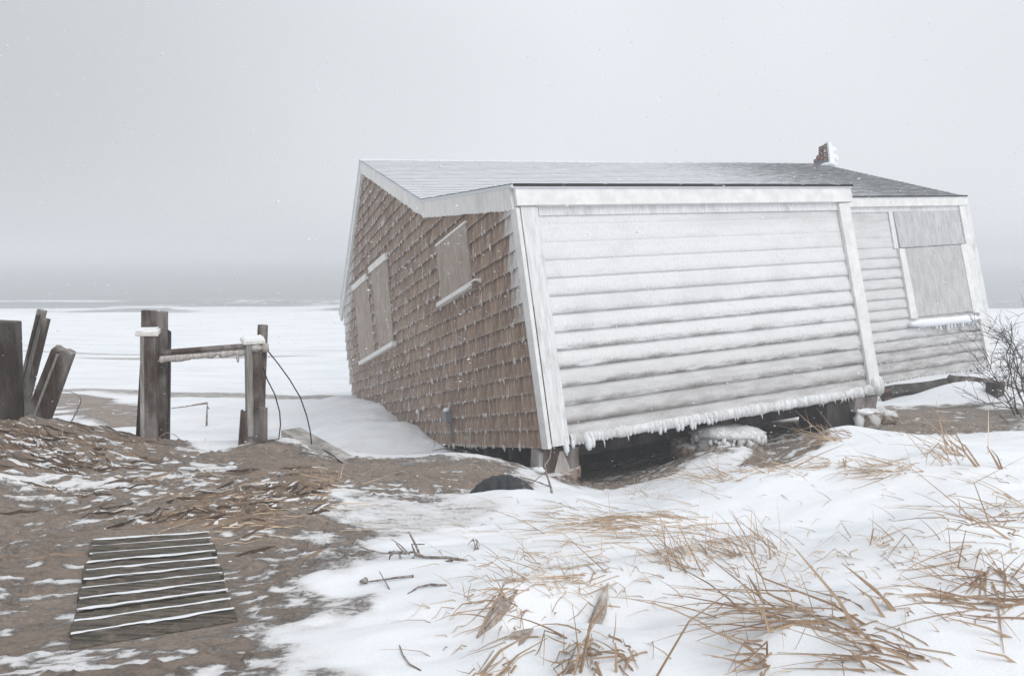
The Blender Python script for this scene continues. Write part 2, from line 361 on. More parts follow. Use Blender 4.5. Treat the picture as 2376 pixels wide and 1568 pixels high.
# beach beyond the crest, and ground outside the frame (world x, y, height)
for x in (-16, -11, -7, -4, -1.6): CP_W += [(x * .75, 9.2, 1.35), (x, 12, 1.0), (x, 16, .92), (x, 22, .86)]
for x in (3, 8): CP_W += [(x, 22, 1.1)]
for x in (14, 19): CP_W += [(x, 6.5, 2.4), (x, 12, 1.9), (x, 22, 1.2)]
for x in (-12, -7, -3, 0, 3, 7, 12): CP_W += [(x, .3, 2.56), (x, -3, 2.6)]
for x in (-12, -8): CP_W += [(x, 3.5, 2.5), (x, 6.2, 2.35)]
for x in (7, 11): CP_W += [(x, 3.5, 2.75), (x, 5.6, 2.62)]
# snow bank against the seaward half of the gable wall
MOUNDS = [(W(1690, 1055, 7.8), .45, .10, 1.0), (W(2240, 925, 10.9), .50, .30, 1.5), (W(1165, 1194, 5.38), .20, .075, 1.8), (W(597, 1040, 6.8), .20, .05, 1.0), (W(355, 1040, 6.6), .25, .05, 1.0)]   # drifts: place, radius, height, stretch in x
R = Matrix(((0.909, -0.395, -0.130), (0.415, 0.889, 0.196), (0.038, -0.232, 0.972)))
def _ortho(m):
    x = Vector((m[0][0], m[1][0], m[2][0])).normalized(); y = Vector((m[0][1], m[1][1], m[2][1])); y = (y - x * y.dot(x)).normalized(); z = x.cross(y)
    return Matrix(((x[0], y[0], z[0]), (x[1], y[1], z[1]), (x[2], y[2], z[2])))
R = _ortho(R); T = Vector((0.384, 7.0074, CAMZ - 1.9284)); HM = Matrix.Translation(T) @ R.to_4x4(); HI = HM.inverted()
def on_plane(px, py, axis, val):
    """house coordinates where the line of sight meets the plane (axis = val)"""
    o = HI @ Vector((0, 0, CAMZ)); d = HI.to_3x3() @ Vector(tuple(ray(px, py))); t = (val - o[axis]) / d[axis]; return o + d * t
for p in ((1040, 1050), (1000, 1015), (960, 985), (930, 966), (895, 945), (860, 928), (830, 916)):
    h = HM @ on_plane(*p, 0, 0.0); CP_W.append((h[0] - .12, h[1] - .05, h[2])); CP_W.append((h[0] + .5, h[1] + .2, h[2] - .1))
P_ = np.array(CP_W); PX, PZ = P_[:, :2], P_[:, 2]
def _tps(d2): return np.where(d2 > 1e-12, d2 * np.log(d2 + 1e-12) * .5, 0)
n_ = len(PX); K_ = _tps(((PX[:, None] - PX[None]) ** 2).sum(-1)) + np.eye(n_) * .02; Q_ = np.c_[np.ones(n_), PX]
S_ = np.linalg.solve(np.block([[K_, Q_], [Q_.T, np.zeros((3, 3))]]), np.r_[PZ, 0, 0, 0])
def base_h(x, y):
    hi = 2.55 + .25 * (fbm(x * .12, y * .12, 3) - .5) * 2
    lo = CAMZ - (3.2 + np.clip(y - 12, 0, 200) * .0118)
    return hi + (lo - hi) * sstep(4.5, 12, y)
def height(x, y, fine=True):
    x = np.atleast_1d(np.asarray(x, float)); y = np.atleast_1d(np.asarray(y, float)); out = base_h(x, y)
    w = (sstep(-19, -12, x) * (1 - sstep(14, 22, x)) * sstep(-6, -3, y) * (1 - sstep(18, 26, y)))
    idx = np.where(w > 0)[0]
    for c in np.array_split(idx, max(1, len(idx) // 20000)):
        if len(c) == 0: continue
        p = np.c_[x[c], y[c]]; z = _tps(((p[:, None] - PX[None]) ** 2).sum(-1)) @ S_[:n_] + S_[n_] + p @ S_[n_ + 1:]
        out[c] += w[c] * (z - out[c])
    if fine:
        out += .035 * (fbm(x * 1.3, y * 1.6, 3) - .5) * sstep(40, 10, np.abs(y))
        for c_, r_, h_, st_ in MOUNDS: out += h_ * np.exp(-(((x - c_[0]) / (r_ * st_)) ** 2 + ((y - c_[1]) / r_) ** 2))
        out += .30 * (fbm(x * .16 + 3, y * .30, 4) - .5) * sstep(8.5, 14, y) * (1 - sstep(38, 46, y))
        out += .26 * (fbm(x * 1.1 + 5, y * 1.1, 4) - .5) * sstep(7.5, 9, y) * (1 - sstep(14, 20, y)) * sstep(1.5, -1, x)
    return out
GRID = None
def surf(x, y):
    """height of the finished ground mesh (before it exists: of the smooth terrain)"""
    if GRID is None: return height(x, y)
    xs, ys, Zg = GRID; x = np.atleast_1d(np.asarray(x, float)); y = np.atleast_1d(np.asarray(y, float))
    i = np.clip(np.searchsorted(xs, x) - 1, 0, len(xs) - 2); j = np.clip(np.searchsorted(ys, y) - 1, 0, len(ys) - 2)
    a = np.clip((x - xs[i]) / (xs[i + 1] - xs[i]), 0, 1); b = np.clip((y - ys[j]) / (ys[j + 1] - ys[j]), 0, 1)
    return (Zg[j, i] * (1 - a) + Zg[j, i + 1] * a) * (1 - b) + (Zg[j + 1, i] * (1 - a) + Zg[j + 1, i + 1] * a) * b
def gz(x, y): return float(surf(x, y)[0])
def hit(px, py, lift=0.0):
    """where the line of sight meets the ground"""
    r = ray(px, py); ds = np.geomspace(1.5, 60, 900); X = r[0] / r[1] * ds; Z = CAMZ + r[2] / r[1] * ds
    b = np.where(Z < surf(X, ds))[0]; d = ds[b[0]] if len(b) else 60.0
    return Vector((X[b[0]] if len(b) else r[0] / r[1] * 60, d, CAMZ + r[2] / r[1] * d + lift))

def inpoly(x, y, poly):
    r = np.zeros(x.shape, bool); n = len(poly)
    for i in range(n):
        x1, y1 = poly[i]; x2, y2 = poly[(i + 1) % n]
        c = ((y1 > y) != (y2 > y)); xi = (x2 - x1) * (y - y1) / ((y2 - y1) + 1e-12) + x1; r ^= c & (x < xi)
    return r
def polydist(x, y, poly):
    d = np.full(x.shape, 1e9); n = len(poly)
    for i in range(n):
        a = np.array(poly[i]); b = np.array(poly[(i + 1) % n]); ab = b - a; L = (ab ** 2).sum() + 1e-9
        t = np.clip(((x - a[0]) * ab[0] + (y - a[1]) * ab[1]) / L, 0, 1)
        d = np.minimum(d, np.hypot(x - a[0] - t * ab[0], y - a[1] - t * ab[1]))
    return np.where(inpoly(x, y, poly), -d, d)
def gp(l): return [tuple(hit(*p)[:2]) for p in l]
# bare sand: outline on the ground, soft width (m), snow left inside (0..1)
SAND = [
  ([(a, b + .35) for a, b in gp([(-250, 1005), (0, 1003), (160, 1010), (320, 1042)])] + gp([(440, 1056), (560, 1062), (690, 1040), (800, 1075), (960, 1068), (1180, 1085), (1235, 1120), (1110, 1128), (1060, 1146), (980, 1152), (860, 1140), (770, 1160), (745, 1240), (690, 1330), (640, 1400), (600, 1480), (540, 1560)]) + [(-1.0, 1.5), (-6, 1.5), (-8, 5), (-7, 7.5)], .55, .18),
  ([(.45, 6.9), (4.7, 8.5), (4.4, 9.6), (3.2, 11), (-1, 11)], .3, .05),
  (gp([(1735, 1085), (1750, 1045), (1905, 1035), (1870, 1058), (1800, 1080)]), .12, .1),
  (gp([(2050, 950), (2376, 950), (2376, 1000), (2200, 1012), (2060, 1000), (1960, 998)]) + [], .3, .28),
  (gp([(90, 915), (180, 918), (320, 945), (320, 978), (260, 988), (170, 960), (60, 945)]), .35, .12),
]
ICYGREY = [(gp([(760, 1160), (1090, 1160), (1100, 1210), (900, 1240), (760, 1260), (720, 1330)]), .5, .72), (gp([(420, 1075), (620, 1085), (640, 1120), (440, 1105)]), .25, .55)]
def snow_amount(x, y):
    s = np.ones(x.shape)
    for poly, soft, inside in SAND + ICYGREY:
        d = polydist(x, y, poly) + (fbm(x * 3.1 + 5, y * 4.3, 4) - .5) * soft * 2.2
        s = np.minimum(s, inside + (1 - inside) * sstep(-soft * .5, soft, d))
    ca, sa = math.cos(.2), math.sin(.2); u, v = x * ca + y * sa, -x * sa + y * ca
    cov = .36 + .45 * (fbm(x * .6 + 3, y * .9, 2) - .5) * 2 - .22 * sstep(5.3, 6.6, y)
    val = .45 * fbm(u * 2.4 + 31, v * 17 + 7, 4) + .55 * fbm(u * 11 + 3, v * 26, 3); th = .5 + (.5 - cov) * .33
    patch = sstep(th - .08, th + .09, val)
    bare = 1 - s
    return np.clip(np.maximum(s + bare * .5 * (fbm(u * 5 + 3, v * 11, 3) - .5), (.29 + .50 * patch) * sstep(.25, .5, bare)), 0, 1)
def graded(a, b, step, lo, hi, g=1.12):
    c = list(np.arange(a, b, step)); s = step; p = a
    while p > lo: s *= g; p -= s; c.insert(0, p)
    s = step; p = c[-1]
    while p < hi: s *= g; p += s; c.append(p)
    return np.array(c)
def build_ground():
    global GRID
    xs = graded(-5.2, 5.6, .026, -700, 700, 1.10)
    ys = np.r_[graded(1.9, 8.0, .024, -700, 1.9, 1.12)[:-1], np.arange(8.0, 14, .05), graded(14, 24, .10, 14, 120, 1.10)]
    ys = np.unique(np.round(ys, 4)); X, Y = np.meshgrid(xs, ys); x, y = X.ravel(), Y.ravel()
    z0 = height(x, y); z = z0.copy(); s = snow_amount(x, y); near = sstep(16, 8, np.hypot(x, y))
    sand = 1 - s
    ca, sa = math.cos(.22), math.sin(.22); u, v = x * ca + y * sa, -x * sa + y * ca
    rough = (fbm(u * 7, v * 16, 4) - .5)
    clod = np.maximum(0, fbm(u * 16 + 40, v * 26, 3) - .56)
    z += near * sand * (.060 * rough + .22 * clod + .13 * (fbm(u * 1.3 + 11, v * 4.2 + 2, 3) - .5))
    z += near * s * (.15 * (fbm(u * .75 + 2, v * 1.7 + 6, 4) - .5) * sstep(9, 5, y) + .020 * (fbm(u * 2.2 + 9, v * 3.4, 3) - .5) + .016 * (fbm(u * 5, v * 17, 3) - .5) + .012 * np.abs(fbm(u * .9 + 3, v * 2.6 + 8, 2) - .5))
    # loose snow lies a little proud of the sand
    z += near * .012 * sstep(.3, .8, s)
    dk = polydist(x, y, DUCK); flat = sstep(.0, .22, dk); z = z0 * (1 - flat) + z * flat - .006 * (1 - flat)
    GRID_NEW = (xs, ys, z.reshape(X.shape))
    ny, nx = X.shape; i = np.arange(ny * nx).reshape(ny, nx)
    f = np.stack([i[:-1, :-1].ravel(), i[:-1, 1:].ravel(), i[1:, 1:].ravel(), i[1:, :-1].ravel()], 1)
    me = bpy.data.meshes.new('ground'); me.vertices.add(len(x)); me.vertices.foreach_set('co', np.c_[x, y, z].ravel())
    me.loops.add(f.size); me.loops.foreach_set('vertex_index', f.ravel().astype(np.int32))
    me.polygons.add(len(f)); me.polygons.foreach_set('loop_start', np.arange(0, f.size, 4, dtype=np.int32)); me.update(calc_edges=True)
    me.polygons.foreach_set('use_smooth', [True] * len(f))
    # streaks of sand far out on the beach
    st = sstep(.60, .72, fbm(x * .10 + 3, y * .9, 4)) * sstep(12, 16, y) * (1 - sstep(24, 34, y)) * .42
    me.attributes.new('snow', 'FLOAT', 'POINT').data.foreach_set('value', (s - st).astype(np.float32))
    GRID = GRID_NEW
    return tag(link('ground', me, M['ground']), kind='structure')
def tuft_mounds():
    add = []
    for px, py, h, r in ((1470, 1225, .07, .22), (1330, 1340, .05, .2), (1600, 1310, .06, .16), (1745, 1290, .07, .16), (1900, 1440, .07, .22), (2060, 1440, .06, .12), (2350, 1225, .10, .25), (2350, 1400, .06, .2), (2040, 1262, .03, .12), (1935, 1020, .06, .2), (2075, 1095, .05, .2), (2215, 1065, .06, .2),
       (1170, 1400, .08, .14), (1180, 1530, .07, .10), (1350, 1490, .08, .13), (1450, 1530, .06, .10), (1785, 1530, .06, .09), (2000, 1500, .05, .2), (2200, 1290, .10, .30), (1660, 1112, .03, .2)):
        add.append((hit(px, py), r, h, 1.7))
    for px, py, h, r in ((1240, 1440, -.07, .10), (1270, 1530, -.06, .08), (1430, 1450, -.05, .12), (1050, 1450, -.03, .15), (1690, 1500, -.06, .12), (2080, 1330, -.05, .2)): add.append((hit(px, py), r, h, 1.5))
    for px, py, h, r in ((40, 1020, .10, .5), (230, 1060, .08, .35), (690, 1150, .05, .3), (520, 1180, .06, .35), (430, 1215, .05, .25)): add.append((hit(px, py), r, h, 2.0))
    MOUNDS.extend(add)
tuft_mounds()
DUCK = gp([(160, 1512), (552, 1448), (486, 1243), (218, 1260)])
build_ground()

def build_sea():
    xs = np.unique(np.r_[np.linspace(-120, 120, 200), np.linspace(-1500, 1500, 90)]); ys = np.r_[np.linspace(38, 70, 70), np.geomspace(70.6, 1500, 110)]
    X, Y = np.meshgrid(xs, ys); x, y = X.ravel(), Y.ravel()
    sh = 47 + 3.0 * (fbm(x * .03, x * 0 + 2, 3) - .5)
    brk = sstep(.35, .7, fbm(x * .12 + 7, y * .4, 3))
    z = CAMZ - 3.6 + .22 * (fbm(x * .05, y * .22, 4) - .5) 
    d = y - sh; foam = .8 * brk * np.exp(-(d / 2.2) ** 2) + .4 * brk * np.exp(-((d - 5.5 - 3 * fbm(x * .04, x * 0, 2)) / 1.0) ** 2) + .22 * sstep(.5, .75, fbm(x * .09 + 4, y * .5, 4)) + .55 * np.exp(-np.maximum(d, 0) / 9) * (.5 + brk)
    z += .18 * np.exp(-(d / .9) ** 2) * fbm(x * .8, y, 3) + .35 * np.exp(-((d - 5.5) / 1.0) ** 2) * fbm(x * .1, y * .1, 2)
    ny, nx = X.shape; i = np.arange(ny * nx).reshape(ny, nx)
    f = np.stack([i[:-1, :-1].ravel(), i[:-1, 1:].ravel(), i[1:, 1:].ravel(), i[1:, :-1].ravel()], 1)
    me = bpy.data.meshes.new('sea'); me.from_pydata(np.c_[x, y, z].tolist(), [], f.tolist()); me.update()
    me.polygons.foreach_set('use_smooth', [True] * len(f))
    me.attributes.new('foam', 'FLOAT', 'POINT').data.foreach_set('value', foam.astype(np.float32))
    return tag(link('sea', me, M['sea']), kind='structure')
build_sea()

# ------------------------------------------------------------------ the cottage (built in its own upright frame, then tipped as one)
L1, D1, H1, D2, H2, L2, D3, H3, HF, ZB = 4.707, 2.868, 3.455, 6.15, 5.2255, 11.4935, 9.587, 2.985, 2.70, -.144
H2R = H2 + .075                                              # the ridge rises a hair towards the chimney
EXP = .188                                                   # board and shingle exposure
FB = .225                                                    # fascia depth
house = empty('cottage'); house.matrix_world = HM
tag(house, 'tipped white beach cottage crusted in ice, with brown shingled gable end', 'house')
def prof(y):
    """top of the gable wall at depth y"""
    if y < D1: return HF + (H1 - HF) * y / D1
    if y < D2: return H1 + (H2 - H1) * (y - D1) / (D2 - D1)
    return H2 + (H3 - H2) * (y - D2) / (D3 - D2)

# gable wall: sheathing plus shingles
gb = MB(); pr = [(0.02, -.0), (D3, -.0), (D3, H3 - .05), (D2, H2 - .05), (D1, H1 - .05), (0.02, HF - .05)]
vs = [(.02, a, b) for a, b in pr] + [(.12, a, b) for a, b in pr]; nn = len(pr)
gb.add(vs, [tuple(range(nn - 1, -1, -1)), tuple(range(nn, 2 * nn))] + [(i, (i + 1) % nn, nn + (i + 1) % nn, nn + i) for i in range(nn)])
gwall = gb.build('gable_wall', M['under'], house)
BIGW = [on_plane(*p, 0, -.03) for p in ((1015, 573), (1083, 519), (1098, 648), (1027, 702))]
FARA = [on_plane(*p, 0, -.03) for p in ((863, 634), (899, 604), (915, 793), (882, 815))]
FARB = [on_plane(*p, 0, -.03) for p in ((823, 676), (853, 650), (872, 818), (838, 838))]
def inside_panel(y, z):
    for q in (BIGW, FARA, FARB):
        if inpoly(np.array([y]), np.array([z]), [(p[1], p[2]) for p in q])[0]: return True
    return False
NV = 14
def shingle_mesh(w, h, tone, th=.014, curl=0.0):
    m = MB(); j = random.uniform(-.002, .002)
    b = [(-.016 - th - curl, -w / 2, -.004 + j), (-.016 - curl * .3, -w / 2, j), (-.016 - curl * .3, w / 2, -j), (-.016 - th - curl, w / 2, -.004 - j)]
    t = [(-.006, -w / 2, h), (.004, -w / 2, h), (.004, w / 2, h), (-.006, w / 2, h)]
    m.hexa(b, t, tone); return m
cand = []
row = 0
z = 0.0
ncourse = int(H2 / EXP) + 1
for r in range(ncourse):
    zz = r * EXP; y = .085 + random.uniform(0, .05)
    # usable stretch of this course under the roof line
    while y < D3 - .05:
        w = random.choice([.085, .10, .115, .13, .15, .17, .19]); c = y + w / 2
        top = prof(c) - .16
        if zz < top and not inside_panel(c, zz + .09):
            h = min(EXP + .03, top - zz + .05)
            cand.append((c, zz, w, h))
        y += w + .003
def vis_size(c): 
    p = HM @ Vector((0, c[0], c[1])); q = c[2] / max(p.y, 1) * (c[3]) / max(p.y, 1)
    return q if gz(p.x - .1, p.y) < p.z + .1 else 0
def frost_at(y, z):
    a = max(0, 1 - max(0, y - .05) / .75) * sstep(.9, 1.6, z) * 1.0          # windward corner under the eave
    b = max(0, 1 - (D3 - y) / 3.0) * .62 + max(0, 1 - (prof(y) - z) / 1.0) * .48
    return float(max(a, b))
cand.sort(key=vis_size, reverse=True)
rest = MB(); restf = []; shared = {}
for i, (c, zz, w, h) in enumerate(cand):
    hd = round(h, 2); tone = random.random(); frost = frost_at(c, zz + .09)
    if i < 296:
        key = (w, hd, int(tone * 4), int(frost * 5))
        me = shared.get(key)
        if me is None:
            me = shingle_mesh(w, hd, (int(tone * 4) + random.random()) / 4, random.uniform(.0265, .0280), random.choice([0, 0, 0, .003])).mesh('shingle'); me.materials.append(M['shingle'])
            me.attributes.new('frost', 'FLOAT', 'POINT').data.foreach_set('value', [frost] * len(me.vertices)); shared[key] = me
        o = link('shingle', me, None, gwall); o.location = (0, c, zz)
    else:
        m = shingle_mesh(w, h, tone, random.uniform(.0265, .0280), random.choice([0, 0, 0, .003])); rest.add([(a, b + c, d + zz) for a, b, d in m.v], m.f, tone)
        restf += [frost] * len(m.v)
ro = rest.build('far_shingles', M['shingle'], gwall); ro['kind'] = 'stuff'
ro.data.attributes.new('frost', 'FLOAT', 'POINT').data.foreach_set('value', restf)

# frozen drips on the shingles
drip = MB()
for k in range(2100):
    c = random.choice(cand); y = c[0] + random.uniform(-.5, .5) * c[2]; z0 = c[1] + random.uniform(-.012, .004)
    if random.random() > .35 + .65 * min(1, y / 3.0): continue
    s = random.uniform(.6, 1.35) * (1.5 if random.random() < .12 else .9)
    drip.blob((-.042, y, z0 + random.uniform(-.01, .01)), (.008 * s, .0085 * s, .024 * s), 5, 4, None, .2)
    if random.random() < .3:
        hh = random.uniform(.06, .19); drip.tube([(-.040, y, z0), (-.031, y + random.uniform(-.006, .006), z0 + hh * .5), (-.02, y, z0 + hh)], [.005 * s, .0045 * s, .001], 4)
do = drip.build('frozen_drips', M['drip'], gwall); do['kind'] = 'stuff'

# clapboarded front wall (enclosed porch) and long side wall set back behind it
def clap_mesh(x0, x1, z0, e, i, n, seed, seg=90, bulge=.011, fill=0.0, soil=1.0, wear=None):
    """one board with its rime: profile rises from the butt, bulges and tucks under the board above"""
    PT = 8; xs = np.linspace(x0, x1, seg); me_v = []; tone = []; so = []; we = []
    for j, x in enumerate(xs):
        nz = fbm(np.array([x * 3.0 + seed]), np.array([z0 * 4.0]), 3)[0] - .5; n2 = fbm(np.array([x * 14 + seed * 3]), np.array([z0 * 9.0]), 2)[0] - .5
        for q in range(PT):
            t = [0, 0.02, .12, .28, .5, .72, .9, 1.0][q]
            out = .024 * (1 - t) * (1 - fill * .85) + bulge * (1 + 1.2 * nz) * math.sin(math.pi * min(1, t * .92 + .06)) ** .8 * (1 - fill * .6)
            if q == 0: out = -.004 * (1 - fill) + .013 * fill
            out += .007 * n2 * (1 if q not in (0, 7) else .3) + (.014 * fill if t > .85 else 0)
            me_v.append((x, -max(out, -.004), z0 + e * t + (.008 * n2 if q in (1, 2) else 0) - (.006 if q < 2 else 0)))
            tone.append(t); so.append(soil); we.append(wear(x, z0 + e * t))
    fs = []
    for j in range(seg - 1):
        for q in range(PT - 1):
            a = j * PT + q; fs.append((a, a + PT, a + PT + 1, a + 1))
    me = bpy.data.meshes.new('clapboard'); me.from_pydata(me_v, [], fs); me.update()
    me.polygons.foreach_set('use_smooth', [True] * len(fs))
    me.attributes.new('tone', 'FLOAT', 'POINT').data.foreach_set('value', tone); me.attributes.new('soil', 'FLOAT', 'POINT').data.foreach_set('value', so); me.attributes.new('wear', 'FLOAT', 'POINT').data.foreach_set('value', we)
    return me
def wear_front(x, z): return float(max(.85 * sstep(1.0, .2, z) * sstep(2.2, 4.4, x), 0.72 * sstep(1.1, .2, z), .55 * sstep(2.1, 2.4, z) * sstep(1.2, 3.4, x), .04))
def wear_side(x, z): return float(max(1.0 * sstep(1.15, .25, z), .9 * sstep(1.3, .9, z) * sstep(8.5, 10.5, x), .6 * sstep(2.7, 3.0, z), .38))
fw = MB(); fw.box((L1 / 2 + .03, .06, HF / 2 - .04), (L1 / 2 - .06, .05, HF / 2 - .06)); fwall = fw.build('front_wall', M['frost'], house)
nb = 13; e1 = (HF - FB - .02) / nb
for i in range(nb):
    f = .74 * sstep(5.5, 11.5, i); me = clap_mesh(.21, L1 - .185, .02 + i * e1, e1, i, nb, 3.7 * i, fill=float(f), soil=float(max(.05, 1 - f) * (.25 + .75 * sstep(9.5, 2, i))), wear=wear_front)
    link('clapboard', me, M['clap'], fwall)
sw = MB(); sw.box(((L1 + L2) / 2, D1 + .08, (H1 + ZB) / 2 - .05), ((L2 - L1) / 2 + .3, .05, (H1 - ZB) / 2 - .08)); swall = sw.build('side_wall', M['frost'], house)
swall['label'] = 'set-back clapboard wall with boarded opening, right of the porch'
nb2 = 17; e2 = (H1 - FB - ZB - .02) / nb2
for i in range(nb2):
    f = .74 * sstep(9.0, 15.0, i); me = clap_mesh(L1 + .05, L2 - .16, ZB + .02 + i * e2, e2, i, nb2, 50 + 2.9 * i, seg=70, bulge=.009, fill=float(f), soil=float(max(.05, 1 - f) * (.3 + .9 * sstep(8, 1, i))), wear=wear_side)
    for v in me.vertices: v.co.y += D1
    link('clapboard', me, M['clap'], swall)

# trim
def part(name, mat, fn, parent=house, bev=.004):
    m = MB(); fn(m); o = m.build(name, mat, parent)
    if bev: bevel(o, bev)
    return o
def wavy_board(m, x0, x1, y0, y1, z0, z1, n=16, amp=.004):
    for i in range(1): m.box(((x0 + x1) / 2, (y0 + y1) / 2, (z0 + z1) / 2), (abs(x1 - x0) / 2, abs(y1 - y0) / 2, abs(z1 - z0) / 2))
part('corner_board', M['peel'], lambda m: m.box((-.030, .018, (HF - FB) / 2 - .01), (.022, .072, (HF - FB) / 2)))
part('corner_board', M['frost'], lambda m: m.box((.101, -.034, (HF - FB) / 2 - .0), (.098, .022, (HF - FB) / 2 - .004)))
part('corner_gap_shade', M['black'], lambda m: m.box((-.0025, -.032, .74), (.0035, .016, .70)), bev=0)  # black strip set between the corner boards, gap shade put into its colour
part('corner_board', M['peel'], lambda m: m.box((L1 - .09, -.036, (HF - FB) / 2 - .012), (.095, .024, (HF - FB) / 2 + .0)))
part('corner_board', M['white'], lambda m: m.box((L1 - .018, .075, (HF - FB) / 2 - .012), (.026, .08, (HF - FB) / 2 - .004)))
part('corner_board', M['peel'], lambda m: m.box((L2 - .075, D1 - .036, (H1 - FB + ZB) / 2), (.085, .024, (H1 - FB - ZB) / 2)))
part('fascia', M['white'], lambda m: m.box((L1 / 2 + .0, -.055, HF - FB / 2 - .015), (L1 / 2 + .045, .030, FB / 2 - .015)))
part('fascia', M['white'], lambda m: m.box(((L1 + L2) / 2 + .05, D1 - .055, H1 - FB / 2 - .015), ((L2 - L1) / 2 + .06, .030, FB / 2 - .015)))
part('frieze', M['frost'], lambda m: m.box((L1 / 2 + .02, -.014, HF - FB - .045), (L1 / 2 - .20, .014, .05)))
part('frieze', M['frost'], lambda m: m.box(((L1 + L2) / 2 - .03, D1 - .014, H1 - FB - .045), ((L2 - L1) / 2 - .12, .014, .05)))
def rake(m, a, b, wa=FB, x0=-.075, x1=-.020, rough=0.0, n=24):
    """sloping board along the gable edge; a, b = (y, z) of its top edge"""
    for s in range(n):
        pass
    vs = []; fs = []
    for s in range(n + 1):
        t = s / n; y = a[0] + (b[0] - a[0]) * t; z = a[1] + (b[1] - a[1]) * t
        lo = wa * (1 + rough * random.uniform(-.22, .35)); ox = rough * random.uniform(-.012, .004)
        vs += [(x1, y, z), (x0 + ox, y, z - .004), (x0 + ox * 1.3 - rough * .008, y, z - lo * .55), (x0 + ox, y, z - lo), (x1, y, z - wa)]
    for s in range(n):
        for q in range(5):
            A = s * 5 + q; B = s * 5 + (q + 1) % 5; fs.append((A, B, B + 5, A + 5))
    fs += [(4, 3, 2, 1, 0), tuple(n * 5 + q for q in range(5))]
    m.add(vs, fs)
random.seed(21)
part('rake_board', M['rime'], lambda m: rake(m, (-.02, HF - .02), (D1 + .01, H1 - .02), .235, rough=.16, n=80), bev=0)
part('rake_board', M['rime'], lambda m: rake(m, (D1 + .012, H1 - .02), (D2, H2 - .02), .235, rough=.26, n=80), bev=0)
part('rake_board', M['peel'], lambda m: rake(m, (D2 + .002, H2 - .02), (D3 + .12, H3 - .06), .17, rough=.3, n=40), bev=0)
# icy fringe under the rake
fr = MB()
for k in range(70):
    y = random.uniform(.9, 4.6) if random.random() < .8 else random.uniform(D1 - .5, D1 + .5); zt = prof(y) - .235
    s = random.uniform(.5, 1.3); fr.blob((-.066, y, zt - .0), (.009 * s, .012 * s, .024 * s), 6, 4, None, .25)
fo = fr.build('ice_fringe', M['rime'], house); fo['kind'] = 'stuff'

# roof planes laid in courses
def roof_plane(name, x0, x1, ya, za0, za1, yb, zb0, zb1, n, xseg=60, tag_=None):
    """courses from eave a (za0 at x0, za1 at x1) to ridge b"""
    m = MB()
    for i in range(n):
        t0, t1 = i / n, min(1, (i + 1.12) / n)
        xs = np.linspace(x0, x1, xseg); off = random.random(); vs = []; fs = []; tones = []
        for j, x in enumerate(xs):
            s = (x - x0) / (x1 - x0); jz = random.uniform(0, .004)
            def P(t, up):
                y = ya + (yb - ya) * t; z = (za0 + (za1 - za0) * s) * (1 - t) + (zb0 + (zb1 - zb0) * s) * t; return (x, y - up * .35, z + up)
            tt = t0 + random.uniform(-.06, .06) / n; b = .011 + jz; tn = random.random()
            vs += [P(tt, .0), P(tt, b), P(tt, b), P(t1, .003)]; tones += [-1, -1, tn, tn]
        for j in range(xseg - 1):
            a = j * 4; fs += [(a, a + 4, a + 5, a + 1), (a + 2, a + 6, a + 7, a + 3)]
        m.add(vs, fs, tones)
    # underside deck
    vs = [(x0, ya, za0 - .035), (x1, ya, za1 - .035), (x1, yb, zb1 - .035), (x0, yb, zb0 - .035), (x0, ya, za0), (x1, ya, za1), (x1, yb, zb1), (x0, yb, zb0)]
    m.add(vs, [(3, 2, 1, 0), (0, 1, 5, 4), (1, 2, 6, 5), (2, 3, 7, 6), (3, 0, 4, 7)], .3)
    o = m.build(name, M['roof'], house); o['kind'] = 'stuff'; return o
# saltbox: steep main slope, shallower porch slope in front, back slope
random.seed(5)
roof_plane('roof_slope', -.09, L2 + .08, D1 + .001 , H1, H1, D2, H2, H2R, 27, 70)
roof_plane('porch_roof_slope', -.09, L1 + .06, -.10, HF - .01, HF - .01, D1 + .02, H1 + .004, H1 + .004, 22, 40)
roof_plane('back_roof_slope', -.09, L2 + .08, D3 + .15, H3 - .05, H3 - .05, D2 + .001, H2, H2R, 10, 10)
# front lip of the upper roof beyond the porch
part('roof_lip', M['roof'], lambda m: m.hexa([(L1 + .07, D1 - .10, H1 - .045), (L2 + .08, D1 - .10, H1 - .045), (L2 + .08, D1 - .002, H1 - .02), (L1 + .07, D1 - .002, H1 - .02)], [(L1 + .07, D1 - .10, H1 - .022), (L2 + .08, D1 - .10, H1 - .022), (L2 + .08, D1 - .002, H1 + .012), (L1 + .07, D1 - .002, H1 + .012)]), bev=0)
part('drip_edge', M['black'], lambda m: m.box((L1 / 2, -.095, HF - .016), (L1 / 2 + .07, .012, .014)), bev=0)
part('drip_edge', M['black'], lambda m: m.box(((L1 + L2) / 2 + .07, D1 - .098, H1 - .034), ((L2 - L1) / 2 + .02, .010, .011)), bev=0)
rc = MB()
for i in range(46):
    x = -.09 + (L2 + .17) * i / 46; t = i / 46; zz = H2 + (H2R - H2) * t; w = (L2 + .17) / 46
    rc.hexa([(x, D2 - .11, zz - .052), (x + w * .97, D2 - .11, zz - .052), (x + w * .97, D2 + .11, zz - .05), (x, D2 + .11, zz - .05)],
            [(x, D2 - .02, zz + .016 + random.uniform(0, .008)), (x + w * .97, D2 - .02, zz + .02), (x + w * .97, D2 + .02, zz + .02), (x, D2 + .02, zz + .016)], random.random() * .3)
rco = rc.build('ridge_cap', M['roof'], house)

